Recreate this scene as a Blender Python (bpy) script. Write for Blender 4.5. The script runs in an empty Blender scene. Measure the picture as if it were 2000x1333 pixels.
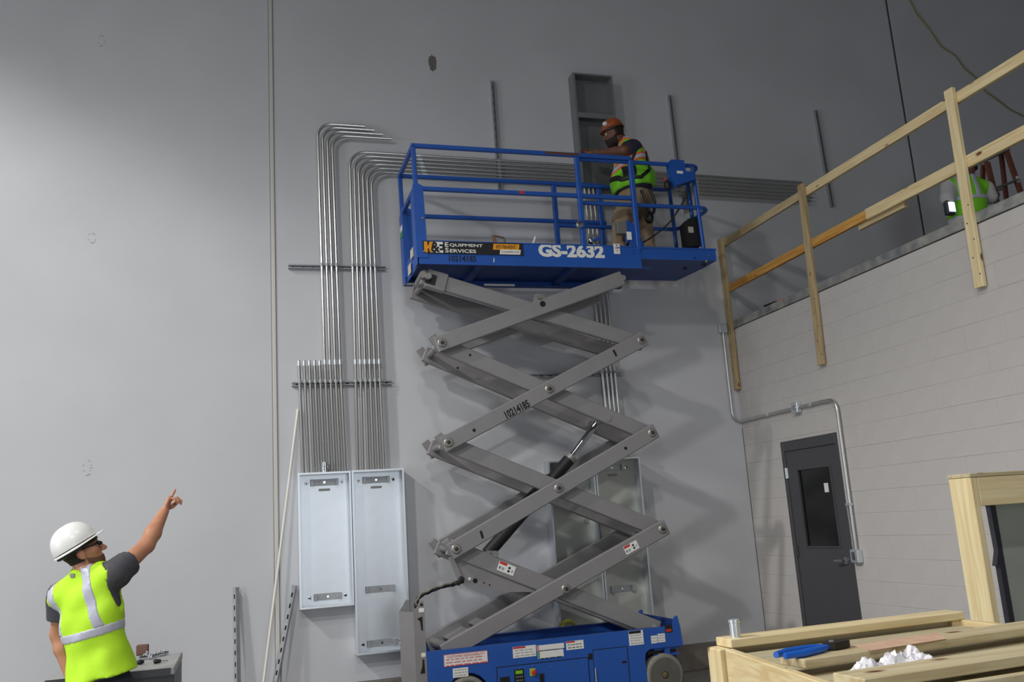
import bpy, bmesh, math, random
import numpy as np
from mathutils import Vector, Matrix
random.seed(7); np.random.seed(7)
S = bpy.context.scene
COL = S.collection
PI = math.pi

# ------------------------------------------------------------------ camera
F_PX, YAW, PITCH, ROLL, CAM_H = 1750., .2993, .20047, -.0658, 1.65
fw = Vector((math.sin(YAW)*math.cos(PITCH), math.cos(YAW)*math.cos(PITCH), math.sin(PITCH)))
_r = Vector((math.cos(YAW), -math.sin(YAW), 0)); _u = _r.cross(fw)
cr = _r*math.cos(ROLL) + _u*math.sin(ROLL)
cu = -_r*math.sin(ROLL) + _u*math.cos(ROLL)
cam_d = bpy.data.cameras.new('camera'); cam = bpy.data.objects.new('camera', cam_d); COL.objects.link(cam)
cam_d.sensor_width = 36; cam_d.lens = F_PX/2000*36; cam_d.clip_end = 100
m = Matrix((cr, cu, -fw)).transposed().to_4x4(); m.translation = (0, 0, CAM_H); cam.matrix_world = m
S.camera = cam
def ray(px, py): return cr*((px-1000)/F_PX) - cu*((py-666.5)/F_PX) + fw
def aty(px, py, y): d = ray(px, py); return d*(y/d.y) + Vector((0, 0, CAM_H))
def atx(px, py, x): d = ray(px, py); return d*(x/d.x) + Vector((0, 0, CAM_H))
def atz(px, py, z): d = ray(px, py); return d*((z-CAM_H)/d.z) + Vector((0, 0, CAM_H))

# ------------------------------------------------------------------ world, lights, exposure
S.view_settings.view_transform = 'Standard'; S.view_settings.look = 'None'
S.view_settings.gamma = 1; S.view_settings.use_curve_mapping = False
S.view_settings.exposure = 0.0
W_ = bpy.data.worlds.new('hall_air'); S.world = W_; W_.use_nodes = True
W_.node_tree.nodes['Background'].inputs[0].default_value = (.75, .8, .9, 1)
W_.node_tree.nodes['Background'].inputs[1].default_value = .12
def lamp(name, kind, loc, energy, target=None, size=.5, color=(1, 1, 1), **kw):
    l = bpy.data.lights.new(name, kind); l.energy = energy; l.color = color
    if kind == 'AREA':
        l.size = size
        if 'size_y' in kw: l.shape = 'RECTANGLE'; l.size_y = kw['size_y']
    else:
        l.shadow_soft_size = size
    if kind == 'SPOT': l.spot_size = kw.get('angle', 2.4); l.spot_blend = kw.get('blend', .5)
    o = bpy.data.objects.new(name, l); COL.objects.link(o); o.location = loc
    if target is not None:
        o.rotation_euler = (Vector(target)-Vector(loc)).to_track_quat('-Z', 'Y').to_euler()
    return o
lamp('high_bay_lamp', 'SPOT', (-8.0, 4.6, 10.0), 2300, (-8.0, 4.6, 0), .3, (1, .985, .95), angle=2.27, blend=.22)
lamp('high_bay_lamp', 'SPOT', (-5.6, .8, 8.1), 1500, (-3.0, 3.4, 0), .26, (1, .985, .95), angle=2.6, blend=1.)
lamp('high_bay_lamp', 'SPOT', (.6, 2.2, 8.8), 330, (.6, 3.6, 0), .3, (1, .985, .96), angle=2.2, blend=.8)
lamp('high_bay_lamp', 'SPOT', (-1.5, -3.5, 8.8), 920, (0, -1.5, 0), .3, (1, .985, .96), angle=2.4, blend=.6)
lamp('daylight_door', 'AREA', (1.6, -9.9, 2.1), 250, (1.6, 0, 2.1), 4.8, (.86, .93, 1), size_y=4.2)
lamp('daylight_side_door', 'AREA', (-11.9, 3.2, 2.2), 430, (0, 6.0, 1.8), 4.4, (.86, .93, 1), size_y=4.2)

# ------------------------------------------------------------------ materials
def lin(c): return tuple(((v/255)/12.92 if v/255 <= .04045 else ((v/255+.055)/1.055)**2.4) for v in c)
MATS = {}
def mat(name, rgb, rough=.6, metal=0., var=.0, scale=6., bump=0., bscale=80., spec=.5, stretch=None, emit=0., rgb2=None, coat=0):
    if name in MATS: return MATS[name]
    mt = bpy.data.materials.new(name); mt.use_nodes = True; nt = mt.node_tree; b = nt.nodes['Principled BSDF']
    c = lin(rgb); b.inputs['Base Color'].default_value = (*c, 1)
    b.inputs['Roughness'].default_value = rough; b.inputs['Metallic'].default_value = metal
    b.inputs['Specular IOR Level'].default_value = spec
    b.inputs['Coat Weight'].default_value = coat
    if emit: b.inputs['Emission Color'].default_value = (*c, 1); b.inputs['Emission Strength'].default_value = emit
    tc = nt.nodes.new('ShaderNodeTexCoord'); mp = nt.nodes.new('ShaderNodeMapping')
    nt.links.new(tc.outputs['Object'], mp.inputs[0])
    if stretch: mp.inputs['Scale'].default_value = stretch
    if var or rgb2:
        n = nt.nodes.new('ShaderNodeTexNoise'); n.inputs['Scale'].default_value = scale; n.inputs['Detail'].default_value = 5
        nt.links.new(mp.outputs[0], n.inputs['Vector'])
        r = nt.nodes.new('ShaderNodeValToRGB'); r.color_ramp.elements[0].position = .3; r.color_ramp.elements[1].position = .7
        c2 = lin(rgb2) if rgb2 else c
        r.color_ramp.elements[0].color = (*[v*(1-var) for v in c], 1)
        r.color_ramp.elements[1].color = (*[min(1, v*(1+var)) for v in c2], 1)
        nt.links.new(n.outputs['Fac'], r.inputs[0]); nt.links.new(r.outputs[0], b.inputs['Base Color'])
    if bump:
        n2 = nt.nodes.new('ShaderNodeTexNoise'); n2.inputs['Scale'].default_value = bscale; n2.inputs['Detail'].default_value = 3
        nt.links.new(mp.outputs[0], n2.inputs['Vector'])
        bp = nt.nodes.new('ShaderNodeBump'); bp.inputs['Strength'].default_value = bump; bp.inputs['Distance'].default_value = .01
        nt.links.new(n2.outputs['Fac'], bp.inputs['Height']); nt.links.new(bp.outputs[0], b.inputs['Normal'])
    MATS[name] = mt
    return mt
def wood(name, rgb, dark, axis, seed=0.):
    """sawn pine: growth rings stretched along the board, a few knots"""
    mt = bpy.data.materials.new(name); mt.use_nodes = True; nt = mt.node_tree; b = nt.nodes['Principled BSDF']
    b.inputs['Roughness'].default_value = .62; b.inputs['Specular IOR Level'].default_value = .3
    tc = nt.nodes.new('ShaderNodeTexCoord'); mp = nt.nodes.new('ShaderNodeMapping')
    nt.links.new(tc.outputs['Object'], mp.inputs[0])
    sc = [22., 22., 22.]; sc[axis] = 1.3; mp.inputs['Scale'].default_value = sc; mp.inputs['Location'].default_value = (seed, seed*1.7, seed*.6)
    n = nt.nodes.new('ShaderNodeTexNoise'); n.inputs['Scale'].default_value = 1.6; n.inputs['Detail'].default_value = 6; n.inputs['Distortion'].default_value = .8
    nt.links.new(mp.outputs[0], n.inputs['Vector'])
    r = nt.nodes.new('ShaderNodeValToRGB')
    r.color_ramp.elements[0].position = .32; r.color_ramp.elements[1].position = .62
    r.color_ramp.elements[0].color = (*lin(dark), 1); r.color_ramp.elements[1].color = (*lin(rgb), 1)
    nt.links.new(n.outputs['Fac'], r.inputs[0])
    mk = nt.nodes.new('ShaderNodeMapping'); sk = [7., 7., 7.]; sk[axis] = 3.; mk.inputs['Scale'].default_value = sk; mk.inputs['Location'].default_value = (seed*3.1, seed, seed)
    nt.links.new(tc.outputs['Object'], mk.inputs[0])
    v = nt.nodes.new('ShaderNodeTexVoronoi'); v.inputs['Scale'].default_value = 1.; nt.links.new(mk.outputs[0], v.inputs['Vector'])
    k = nt.nodes.new('ShaderNodeValToRGB'); k.color_ramp.elements[0].position = .06; k.color_ramp.elements[1].position = .13
    k.color_ramp.elements[0].color = (1, 1, 1, 1); k.color_ramp.elements[1].color = (0, 0, 0, 1)
    nt.links.new(v.outputs['Distance'], k.inputs[0])
    mx = nt.nodes.new('ShaderNodeMixRGB'); nt.links.new(k.outputs[0], mx.inputs[0]); nt.links.new(r.outputs[0], mx.inputs[1])
    mx.inputs[2].default_value = (*lin((105, 62, 36)), 1)
    nt.links.new(mx.outputs[0], b.inputs['Base Color'])
    bp = nt.nodes.new('ShaderNodeBump'); bp.inputs['Strength'].default_value = .15; bp.inputs['Distance'].default_value = .004
    nt.links.new(n.outputs['Fac'], bp.inputs['Height']); nt.links.new(bp.outputs[0], b.inputs['Normal'])
    return mt
wall_m = mat('painted_concrete', (194, 195, 199), .55, var=.035, scale=1.3, bump=.05, bscale=30, spec=.35)
block_m = mat('painted_block', (192, 188, 185), .6, var=.02, scale=5, bump=.2, bscale=160, spec=.3)
mortar_m = mat('painted_mortar', (184, 180, 177), .7, var=.03)
sealant_m = mat('sealant', (198, 195, 188), .6)
rawcon_m = mat('raw_concrete', (112, 106, 99), .8, var=.2, scale=7, bump=.3)
floor_m = mat('concrete_floor', (128, 124, 118), .45, var=.15, scale=2.5, bump=.05)
steel_m = mat('weathered_steel_edge', (140, 142, 146), .5, .35, var=.25, scale=9, rgb2=(158, 158, 150))
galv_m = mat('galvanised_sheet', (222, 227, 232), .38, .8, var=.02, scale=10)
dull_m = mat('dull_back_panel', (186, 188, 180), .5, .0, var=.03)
galv_d = mat('galvanised_bracket', (168, 170, 173), .45, .6, var=.1, scale=30)
graybox_m = mat('grey_enamel', (122, 125, 126), .5, .1)
emt_m = mat('conduit_steel', (206, 206, 204), .3, .92, var=.04, scale=20)
strut_m = mat('strut_steel', (168, 170, 174), .42, .35, var=.1, scale=20)
dark_m = mat('black_plastic', (22, 22, 24), .5)
blackhole_m = mat('dark_opening', (14, 14, 15), .8)
blue_m = mat('blue_enamel', (34, 84, 168), .38, var=.06, scale=5, spec=.5)
blue_d = mat('blue_enamel_worn', (26, 58, 122), .5, var=.2, scale=12)
arm_m = mat('grey_enamel_arm', (131, 129, 130), .45, var=.04, scale=6)
pin_m = mat('pin_steel', (150, 148, 142), .4, .6)
white_m = mat('white_print', (226, 226, 222), .5)
red_m = mat('red_print', (196, 48, 40), .5)
orange_m = mat('orange_print', (226, 150, 24), .5)
ink_m = mat('black_ink', (18, 18, 22), .6)
grayink_m = mat('grey_ink', (140, 140, 140), .6)
pinkink_m = mat('pink_ink', (206, 120, 122), .6)
green_m = mat('green_print', (60, 150, 90), .5)
chrome_m = mat('chrome', (215, 218, 222), .1, 1.)
rubber_m = mat('grey_tyre', (128, 126, 118), .75, var=.12, scale=30, bump=.2)
hub_m = mat('wheel_disc', (98, 96, 90), .6, .2, var=.12, scale=12)
door_m = mat('grey_door_paint', (72, 72, 76), .42, var=.03)
pane_m = mat('dark_glass', (12, 13, 14), .08, spec=.6)
pine = [wood('pine_x', (232, 216, 174), (214, 190, 142), 0, .3), wood('pine_y', (230, 212, 168), (210, 184, 134), 1, 1.3), wood('pine_z', (232, 216, 172), (216, 192, 144), 2, 2.1)]
pineg = [wood('grey_pine_x', (206, 194, 160), (184, 166, 128), 0, .9), wood('grey_pine_y', (206, 188, 150), (180, 156, 114), 1, 3.3), wood('grey_pine_z', (188, 168, 130), (158, 134, 96), 2, 4.1)]
pineo = wood('amber_pine_y', (214, 164, 88), (184, 128, 58), 1, 5.3)
ply_m = wood('plywood_x', (196, 186, 156), (178, 166, 134), 0, 6.)
skin_a = mat('skin_light', (190, 134, 104), .5, var=.05, scale=20)
skin_b = mat('skin_brown', (112, 72, 56), .5, var=.05, scale=20)
hiviz_m = mat('hi_vis_yellow', (194, 246, 44), .7, var=.03, scale=12, bump=.15, bscale=22)
hiviz_g = mat('hi_vis_green', (128, 214, 40), .7, var=.06, scale=12, bump=.15, bscale=22)
tape_m = mat('reflective_tape', (196, 198, 214), .4, .1)
orangetape_m = mat('orange_tape', (236, 104, 48), .6)
tee_m = mat('charcoal_tee', (74, 74, 80), .85, var=.15, scale=40, bump=.2, bscale=25)
navy_m = mat('navy_cloth', (40, 38, 58), .85, var=.1, scale=20, bump=.2, bscale=25)
jean_m = mat('dark_denim', (34, 38, 54), .85, var=.1, scale=30)
khaki_m = mat('khaki_cloth', (150, 130, 104), .85, var=.08, scale=14, bump=.4, bscale=18)
whitecloth_m = mat('white_cotton', (200, 198, 198), .85)
hat_w = mat('white_shell', (236, 236, 234), .3, spec=.5)
hat_o = mat('brown_orange_shell', (156, 78, 40), .3)
hair_m = mat('dark_hair', (38, 28, 22), .8, bump=.4, bscale=120)
beard_m = mat('stubble', (112, 80, 62), .8, bump=.3, bscale=150)
boot_m = mat('tan_boot', (122, 98, 72), .7)

# ------------------------------------------------------------------ mesh builder
class MB:
    def __init__(s): s.v = []; s.f = []
    def add(s, vs, fs):
        n = len(s.v); s.v += [tuple(p) for p in vs]; s.f += [tuple(i+n for i in q) for q in fs]
        return s
    def obox(s, c, ax, ay, az, hx, hy, hz, ch=0.):
        c = Vector(c); ax = Vector(ax); ay = Vector(ay); az = Vector(az)
        if ch <= 0:
            vs = [c+ax*(hx*i)+ay*(hy*j)+az*(hz*k) for i in (-1, 1) for j in (-1, 1) for k in (-1, 1)]
            return s.add(vs, [(0, 1, 3, 2), (4, 6, 7, 5), (0, 4, 5, 1), (2, 3, 7, 6), (0, 2, 6, 4), (1, 5, 7, 3)])
        bm = bmesh.new(); bmesh.ops.create_cube(bm, size=2)
        for v in bm.verts: v.co = Vector((v.co.x*hx, v.co.y*hy, v.co.z*hz))
        bmesh.ops.bevel(bm, geom=bm.edges[:], offset=min(ch, hx*.9, hy*.9, hz*.9), segments=1, affect='EDGES')
        bm.verts.index_update()
        vs = [c+ax*v.co.x+ay*v.co.y+az*v.co.z for v in bm.verts]; fs = [[v.index for v in q.verts] for q in bm.faces]
        bm.free(); return s.add(vs, fs)
    def box(s, x0, x1, y0, y1, z0, z1, ch=0.):
        return s.obox(((x0+x1)/2, (y0+y1)/2, (z0+z1)/2), (1, 0, 0), (0, 1, 0), (0, 0, 1), abs(x1-x0)/2, abs(y1-y0)/2, abs(z1-z0)/2, ch)
    def bar(s, p0, p1, w, t, up=(0, 0, 1), ch=0.):
        """w measured across (up x dir), t measured along up"""
        p0 = Vector(p0); p1 = Vector(p1); d = p1-p0; L = d.length; d.normalize(); up = Vector(up)
        sd = d.cross(up).normalized(); u2 = sd.cross(d).normalized()
        return s.obox((p0+p1)/2, d, sd, u2, L/2, w/2, t/2, ch)
    def frame(s, d):
        d = Vector(d).normalized(); a = Vector((0, 0, 1)) if abs(d.z) < .9 else Vector((1, 0, 0))
        x = d.cross(a).normalized(); return x, d.cross(x).normalized(), d
    def cyl(s, p0, p1, r0, n=14, r1=None):
        p0 = Vector(p0); p1 = Vector(p1); r1 = r0 if r1 is None else r1; x, y, d = s.frame(p1-p0)
        vs = []
        for p, r in ((p0, r0), (p1, r1)):
            vs += [p+x*(r*math.cos(2*PI*i/n))+y*(r*math.sin(2*PI*i/n)) for i in range(n)]
        fs = [(i, (i+1) % n, n+(i+1) % n, n+i) for i in range(n)]+[tuple(range(n-1, -1, -1)), tuple(range(n, 2*n))]
        return s.add(vs, fs)
    def tube(s, pts, r, n=8, closed=False):
        pts = [Vector(p) for p in pts]; N = len(pts); vs = []; px = None
        for i in range(N):
            d = (pts[(i+1) % N] if (closed or i < N-1) else pts[i])-(pts[i-1] if (closed or i > 0) else pts[i])
            d.normalize()
            if px is None: x, y, _ = s.frame(d)
            else: x = (px-d*px.dot(d)).normalized(); y = d.cross(x)
            px = x
            rr = r[i] if isinstance(r, (list, tuple)) else r
            vs += [pts[i]+x*(rr*math.cos(2*PI*k/n))+y*(rr*math.sin(2*PI*k/n)) for k in range(n)]
        fs = []
        for i in range(N if closed else N-1):
            a = i*n; b = ((i+1) % N)*n
            fs += [(a+k, a+(k+1) % n, b+(k+1) % n, b+k) for k in range(n)]
        if not closed: fs += [tuple(range(n-1, -1, -1)), tuple(range((N-1)*n, N*n))]
        return s.add(vs, fs)
    def lathe(s, c, axis, prof, n=24):
        """prof: (radius, height along axis)"""
        c = Vector(c); x, y, d = s.frame(axis); vs = []
        for r, h in prof: vs += [c+d*h+x*(r*math.cos(2*PI*k/n))+y*(r*math.sin(2*PI*k/n)) for k in range(n)]
        fs = []
        for i in range(len(prof)-1):
            fs += [(i*n+k, i*n+(k+1) % n, (i+1)*n+(k+1) % n, (i+1)*n+k) for k in range(n)]
        fs += [tuple(range(n-1, -1, -1)), tuple(range((len(prof)-1)*n, len(prof)*n))]
        return s.add(vs, fs)
    def prism(s, poly, ext):
        poly = [Vector(p) for p in poly]; ext = Vector(ext); n = len(poly)
        return s.add(poly+[p+ext for p in poly], [tuple(range(n-1, -1, -1)), tuple(range(n, 2*n))]+[(i, (i+1) % n, n+(i+1) % n, n+i) for i in range(n)])
    def sph(s, c, r, n=14, mrow=9, R=None):
        c = Vector(c); r = (r, r, r) if not isinstance(r, (tuple, list)) else r; vs = []
        for i in range(1, mrow):
            t = PI*i/mrow
            for k in range(n):
                p = Vector((r[0]*math.sin(t)*math.cos(2*PI*k/n), r[1]*math.sin(t)*math.sin(2*PI*k/n), r[2]*math.cos(t)))
                vs.append(c+(R @ p if R else p))
        top = Vector((0, 0, r[2])); vs += [c+(R @ top if R else top), c-(R @ top if R else top)]
        a = len(vs)-2; fs = []
        for i in range(mrow-2): fs += [(i*n+k, (i+1)*n+k, (i+1)*n+(k+1) % n, i*n+(k+1) % n) for k in range(n)]
        fs += [(a, k, (k+1) % n) for k in range(n)]+[(a+1, (mrow-2)*n+(k+1) % n, (mrow-2)*n+k) for k in range(n)]
        return s.add(vs, fs)
    def mesh(s, name, material, org=(0, 0, 0), sharp=35):
        o = Vector(org); me = bpy.data.meshes.new(name)
        me.from_pydata([tuple(Vector(p)-o) for p in s.v], [], s.f); me.update()
        bm = bmesh.new(); bm.from_mesh(me); bmesh.ops.recalc_face_normals(bm, faces=bm.faces[:]); bm.to_mesh(me); bm.free()
        me.polygons.foreach_set('use_smooth', [True]*len(me.polygons)); me.set_sharp_from_angle(angle=math.radians(sharp))
        me.materials.append(material); return me
    def build(s, name, material, parent=None, sharp=35):
        org = ORG.get(parent.name, Vector()) if parent else Vector()
        me = s.mesh(name, material, org, sharp); o = bpy.data.objects.new(name, me); COL.objects.link(o)
        if parent: o.parent = parent; ORG[o.name] = org
        return o
    def single(s, name, material, label, cat, group=None, sharp=35):
        xs = np.array(s.v); c = Vector(((xs[:, 0].min()+xs[:, 0].max())/2, (xs[:, 1].min()+xs[:, 1].max())/2, xs[:, 2].min()))
        o = bpy.data.objects.new(name, s.mesh(name, material, c, sharp)); COL.objects.link(o); o.location = c; ORG[o.name] = c
        tag(o, label, cat, group); return o
ORG = {}
def tag(o, label, cat, group=None):
    o['label'] = label; o['category'] = cat
    if group: o['group'] = group
def thing(name, label, cat, loc, group=None):
    o = bpy.data.objects.new(name, None); COL.objects.link(o); o.location = loc; o.empty_display_size = .1
    ORG[o.name] = Vector(loc); tag(o, label, cat, group); return o
def struct(name, mb, material, label=None):
    o = mb.build(name, material); o['kind'] = 'structure'
    if label: o['label'] = label
    return o
def lettering(body, parent, material, p0, width, height, xd=(1, 0, 0), up=(0, 0, 1), bold=.0, shear=0., name='lettering', depth=.0015):
    """flat print: text fitted to width x height with its lower left corner at p0"""
    cd = bpy.data.curves.new('t', 'FONT'); cd.body = body; cd.size = 1; cd.offset = bold; cd.shear = shear; cd.resolution_u = 3
    t = bpy.data.objects.new('t', cd); COL.objects.link(t)
    dg = bpy.context.evaluated_depsgraph_get(); me = bpy.data.meshes.new_from_object(t.evaluated_get(dg))
    bpy.data.objects.remove(t); bpy.data.curves.remove(cd)
    co = np.array([v.co[:] for v in me.vertices]); lo = co.min(0); hi = co.max(0)
    xd = Vector(xd).normalized(); up = Vector(up).normalized(); nrm = xd.cross(up)
    org = ORG.get(parent.name, Vector()); sx = width/(hi[0]-lo[0]); sy = height/(hi[1]-lo[1])
    for v in me.vertices:
        v.co = Vector(p0)+xd*((v.co.x-lo[0])*sx)+up*((v.co.y-lo[1])*sy)+nrm*depth-org
    me.materials.clear(); me.materials.append(material)
    o = bpy.data.objects.new(name, me); me.name = name; COL.objects.link(o); o.parent = parent; ORG[o.name] = org
    return o
def arc(c, a, b, a0, a1, n=7):
    """points on the arc c + a*cos + b*sin"""
    c = Vector(c); a = Vector(a); b = Vector(b)
    return [c+a*math.cos(a0+(a1-a0)*i/n)+b*math.sin(a0+(a1-a0)*i/n) for i in range(n+1)]

# ------------------------------------------------------------------ the setting
D, W = 9.1, 5.5
wb = MB().box(-12.2, 16.2, D+.012, D+.2, -.3, 11.2).build('wall_back', wall_m); wb['kind'] = 'structure'
for x0, x1 in ((-12.0, .291), (.338, 8.485), (8.515, 16)):
    MB().box(x0, x1, D, D+.02, .26, 11, .006).build('panel', wall_m, wb)
MB().box(.297, .333, D-.012, D+.015, .3, 11, .004).build('joint_sealant', sealant_m, wb)
MB().box(8.488, 8.512, D+.002, D+.015, 3.8, 11).build('joint_sealant', mat('dark_sealant', (84, 84, 86), .7), wb)
# unpainted repair patch and pencil-grey scuffs on the wall
def blotch(px, py, rx, rz, material, name, th=.0015, seed=1):
    rnd = random.Random(seed); c = aty(px, py, D); pts = []
    for i in range(26):
        a = 2*PI*i/26; k = .8+.3*rnd.random(); pts.append((c.x+rx*k*math.cos(a), D-.0005, c.z+rz*k*math.sin(a)))
    MB().prism(pts, (0, -th, 0)).build(name, material, wb)
patch_m = mat('bare_concrete_patch', (112, 108, 102), .85, var=.25, scale=30)
blotch(845, 123, .05, .105, patch_m, 'repair_patch', seed=3)
scuff_m = mat('scuffed_paint', (150, 149, 148), .7, var=.1, scale=60)
def scuff(px, py, rx, rz, seed):
    rnd = random.Random(seed); c = aty(px, py, D); t = MB()
    for i in range(16):
        if rnd.random() < .35: continue
        a = 2*PI*i/16; x, z = c.x+rx*math.cos(a)*rnd.uniform(.8, 1.1), c.z+rz*math.sin(a)*rnd.uniform(.85, 1.1); L = rnd.uniform(.006, .014)
        t.prism([(x-L, D-.0005, z), (x, D-.0005, z-.004), (x+L, D-.0005, z+.003), (x, D-.0005, z+.005)], (0, -.0006, 0))
    t.build('scuff', scuff_m, wb)['kind'] = 'stuff'
scuff(180, 465, .035, .05, 4); scuff(170, 915, .035, .075, 5); scuff(198, 80, .035, .06, 6)
MB().box(W-.006, W, D-.006, D, .26, 2.55, .002).build('joint_sealant', mat('dark_sealant', (84, 84, 86)), wb)
bb = struct('baseboard_back', MB().box(-12, W, D-.05, D+.1, 0, .262, .006), rawcon_m)
fl = struct('floor', MB().box(-12.2, 16.2, -10.2, D+.2, -.3, 0), floor_m)
struct('ceiling', MB().box(-12.2, 16.2, -10.2, D+.2, 11, 11.2), mat('ceiling_paint', (150, 150, 150), .8))
struct('wall_left', MB().box(-12.2, -12, -10.2, D+.2, 0, 11), wall_m)
struct('wall_front', MB().box(-12.2, 16.2, -10.2, -10, 0, 11), wall_m)
struct('wall_far', MB().box(16, 16.2, -10.2, D+.2, 0, 11), wall_m)
# block wall on the right with the door opening
DY0, DY1, DZ = 7.41, 8.385, 2.31
y_near = 4.15
core = MB().box(W+.0016, W+.19, y_near, DY0, -.1, 3.7).box(W+.0016, W+.19, DY1, D, -.1, 3.7).box(W+.0016, W+.19, DY0, DY1, DZ, 3.7)
wr = core.build('wall_right', mortar_m); wr['kind'] = 'structure'
bw, bh, jt = .406, .2032, .005
full = MB().obox((0, 0, 0), (1, 0, 0), (0, 1, 0), (0, 0, 1), .02, (bw-jt)/2, (bh-jt)/2, .003).mesh('block', block_m)
nrow = 19
for k in range(nrow):
    z0 = -.096+k*bh; z1 = z0+bh
    if k == nrow-1: z1 = 3.70
    off = .0 if k % 2 else bw/2
    y = D-off if off else D
    edges = [D]+([D-bw/2] if off else [])
    while edges[-1] > y_near+.05: edges.append(max(y_near, edges[-1]-bw))
    for a, b in zip(edges[1:], edges[:-1]):
        segs = [(a, b)]
        if z0 < DZ-.02:
            segs = []
            if a < DY0: segs.append((a, min(b, DY0)))
            if b > DY1: segs.append((max(a, DY1), b))
        zt = z1
        zb = z0
        for (p, q) in segs:
            if q-p < .03: continue
            if z0 < DZ < z1 and p >= DY0-.3 and q <= DY1+.3 and q > DY0 and p < DY1: continue
            if abs(q-p-bw) < 1e-4 and abs(zt-zb-bh) < 1e-4: me = full
            else: me = MB().obox((0, 0, 0), (1, 0, 0), (0, 1, 0), (0, 0, 1), .02, (q-p-jt)/2, (zt-zb-jt)/2, .003).mesh('block', block_m)
            o = bpy.data.objects.new('block', me); COL.objects.link(o); o.parent = wr
            o.location = (W+.02+random.uniform(-.0008, .0008), (p+q)/2, (zb+zt)/2)
MB().box(W+.0, W+.02, DY0, DY1, DZ+.003, 2.335).build('lintel', block_m, wr)
# mezzanine slab with its steel edge
struct('floor_mezzanine', MB().box(W+.02, 16, y_near, D, 3.705, 3.79), rawcon_m)
struct('trim_1', MB().box(W-.012, W+.03, y_near, D-.003, 3.708, 3.792, .003), steel_m, 'weathered steel edge angle along the mezzanine slab')
# door
dr = MB().box(W+.0, W+.1, DY0+.002, DY0+.052, 0, DZ-.002, .004).box(W+.0, W+.1, DY1-.052, DY1-.002, 0, DZ-.002, .004).box(W+.0, W+.1, DY0+.052, DY1-.052, DZ-.105, DZ-.002, .004).build('door_1', door_m)
dr['kind'] = 'structure'; dr['label'] = 'dark grey steel door with a dark vision pane and lever handle'
ly0, ly1 = DY0+.056, DY1-.056
wy0, wy1, wz0, wz1 = 7.606, 8.148, 1.23, 1.995
lf = MB().box(W+.012, W+.056, ly0, wy0, .01, DZ-.109).box(W+.012, W+.056, wy1, ly1, .01, DZ-.109).box(W+.012, W+.056, wy0, wy1, .01, wz0).box(W+.012, W+.056, wy0, wy1, wz1, DZ-.109).build('door_leaf', door_m, dr)
MB().box(W+.03, W+.036, wy0, wy1, wz0, wz1).build('pane', pane_m, lf)
MB().box(W+.004, W+.014, wy0-.018, wy0, wz0-.018, wz1+.018, .002).box(W+.004, W+.014, wy1, wy1+.018, wz0-.018, wz1+.018, .002).box(W+.004, W+.014, wy0, wy1, wz1, wz1+.018, .002).box(W+.004, W+.014, wy0, wy1, wz0-.018, wz0, .002).build('pane_bead', door_m, lf)
c = atx(1614, 953, W+.028)
MB().box(W+.027, W+.0295, c.y-.033, c.y+.033, c.z-.045, c.z+.045).build('paper_sticker', white_m, lf)
c = atx(1652, 1096, W)
MB().cyl((W+.012, c.y, c.z), (W+.0, c.y, c.z), .034, 18).cyl((W+.0, c.y, c.z), (W-.05, c.y, c.z), .012).bar((W-.048, c.y-.01, c.z), (W-.052, c.y+.11, c.z-.004), .016, .024, (0, 0, 1), .005).build('lever_handle', chrome_m, lf)
for z in (1.98, 1.18, .25):
    MB().box(W-.003, W+.01, DY1-.078, DY1-.046, z-.055, z+.055, .002).cyl((W-.006, DY1-.052, z-.055), (W-.006, DY1-.052, z+.055), .008, 8).build('hinge', galv_m if z > 1.9 else door_m, dr)

# ------------------------------------------------------------------ conduits and strut on the back wall
CR = .0158; YC = D-.066
def strut(p0, p1, label, name='strut_channel', out=(0, -1, 0), holes=True, back=False):
    p0 = Vector(p0); p1 = Vector(p1); out = Vector(out); L = (p1-p0).length; d = (p1-p0).normalized(); sd = d.cross(out).normalized()
    t = MB()
    # channel: back plate, two walls and two lips, the open side outward
    for off, w_, h_, lift in ((0, .041, .003, .0015), (.0190, .003, .041, .0205), (-.0190, .003, .041, .0205), (.0150, .009, .003, .0395), (-.0150, .009, .003, .0395)):
        c = (p0+p1)/2+sd*off+out*lift
        t.obox(c, d, sd, out, L/2, w_/2, h_/2)
    o = t.single(name, strut_m, label, 'strut', 'strut channels')
    if holes:
        h = MB(); n = int(L/.1)
        for i in range(n):
            q = p0+d*(.05+i*.1); h.obox(q+out*(-.0006 if back else .004), d, sd, out, .02 if back else .014, .007, .001)
        h.build('slot', blackhole_m, o)['kind'] = 'stuff'
    return o
SY = D-.0
strut((.461, SY, 4.37), (1.46, SY, 4.372), 'upper horizontal strut channel crossing the bent conduits on the wall')
strut((.478, SY, 3.148), (1.478, SY, 3.148), 'lower horizontal strut channel crossing the conduits above the bright cabinets')
strut((2.774, SY, 5.314), (2.768, SY, 6.641), 'vertical strut channel above the left half of the lift platform')
strut((5.03, SY, 5.35), (5.014, SY, 6.645), 'vertical strut channel right of the worker in the orange hard hat')
strut((7.127, SY, 5.294), (7.08, SY, 6.601), 'vertical strut channel above the wooden guardrail, furthest right')
strut((2.966, SY, 3.193), (4.05, SY, 3.193), 'horizontal strut channel seen behind the scissor arms')
strut((-.06, D-.11, 0), (-.075, D-.045, 1.23), 'upright strut offcut leaning on the wall left of the cabinets', out=(.75, .65, 0), back=True)
strut((.20, D-.12, 0), (.466, D-.05, 1.205), 'slotted strut leaning on the wall beside the left bright cabinet', out=(.35, .93, 0), back=True)
def coupling(p, d, parent, r=.0195, L=.05):
    p = Vector(p); d = Vector(d).normalized(); MB().cyl(p-d*L/2, p+d*L/2, r, 10).build('coupling', galv_m, parent)
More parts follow.
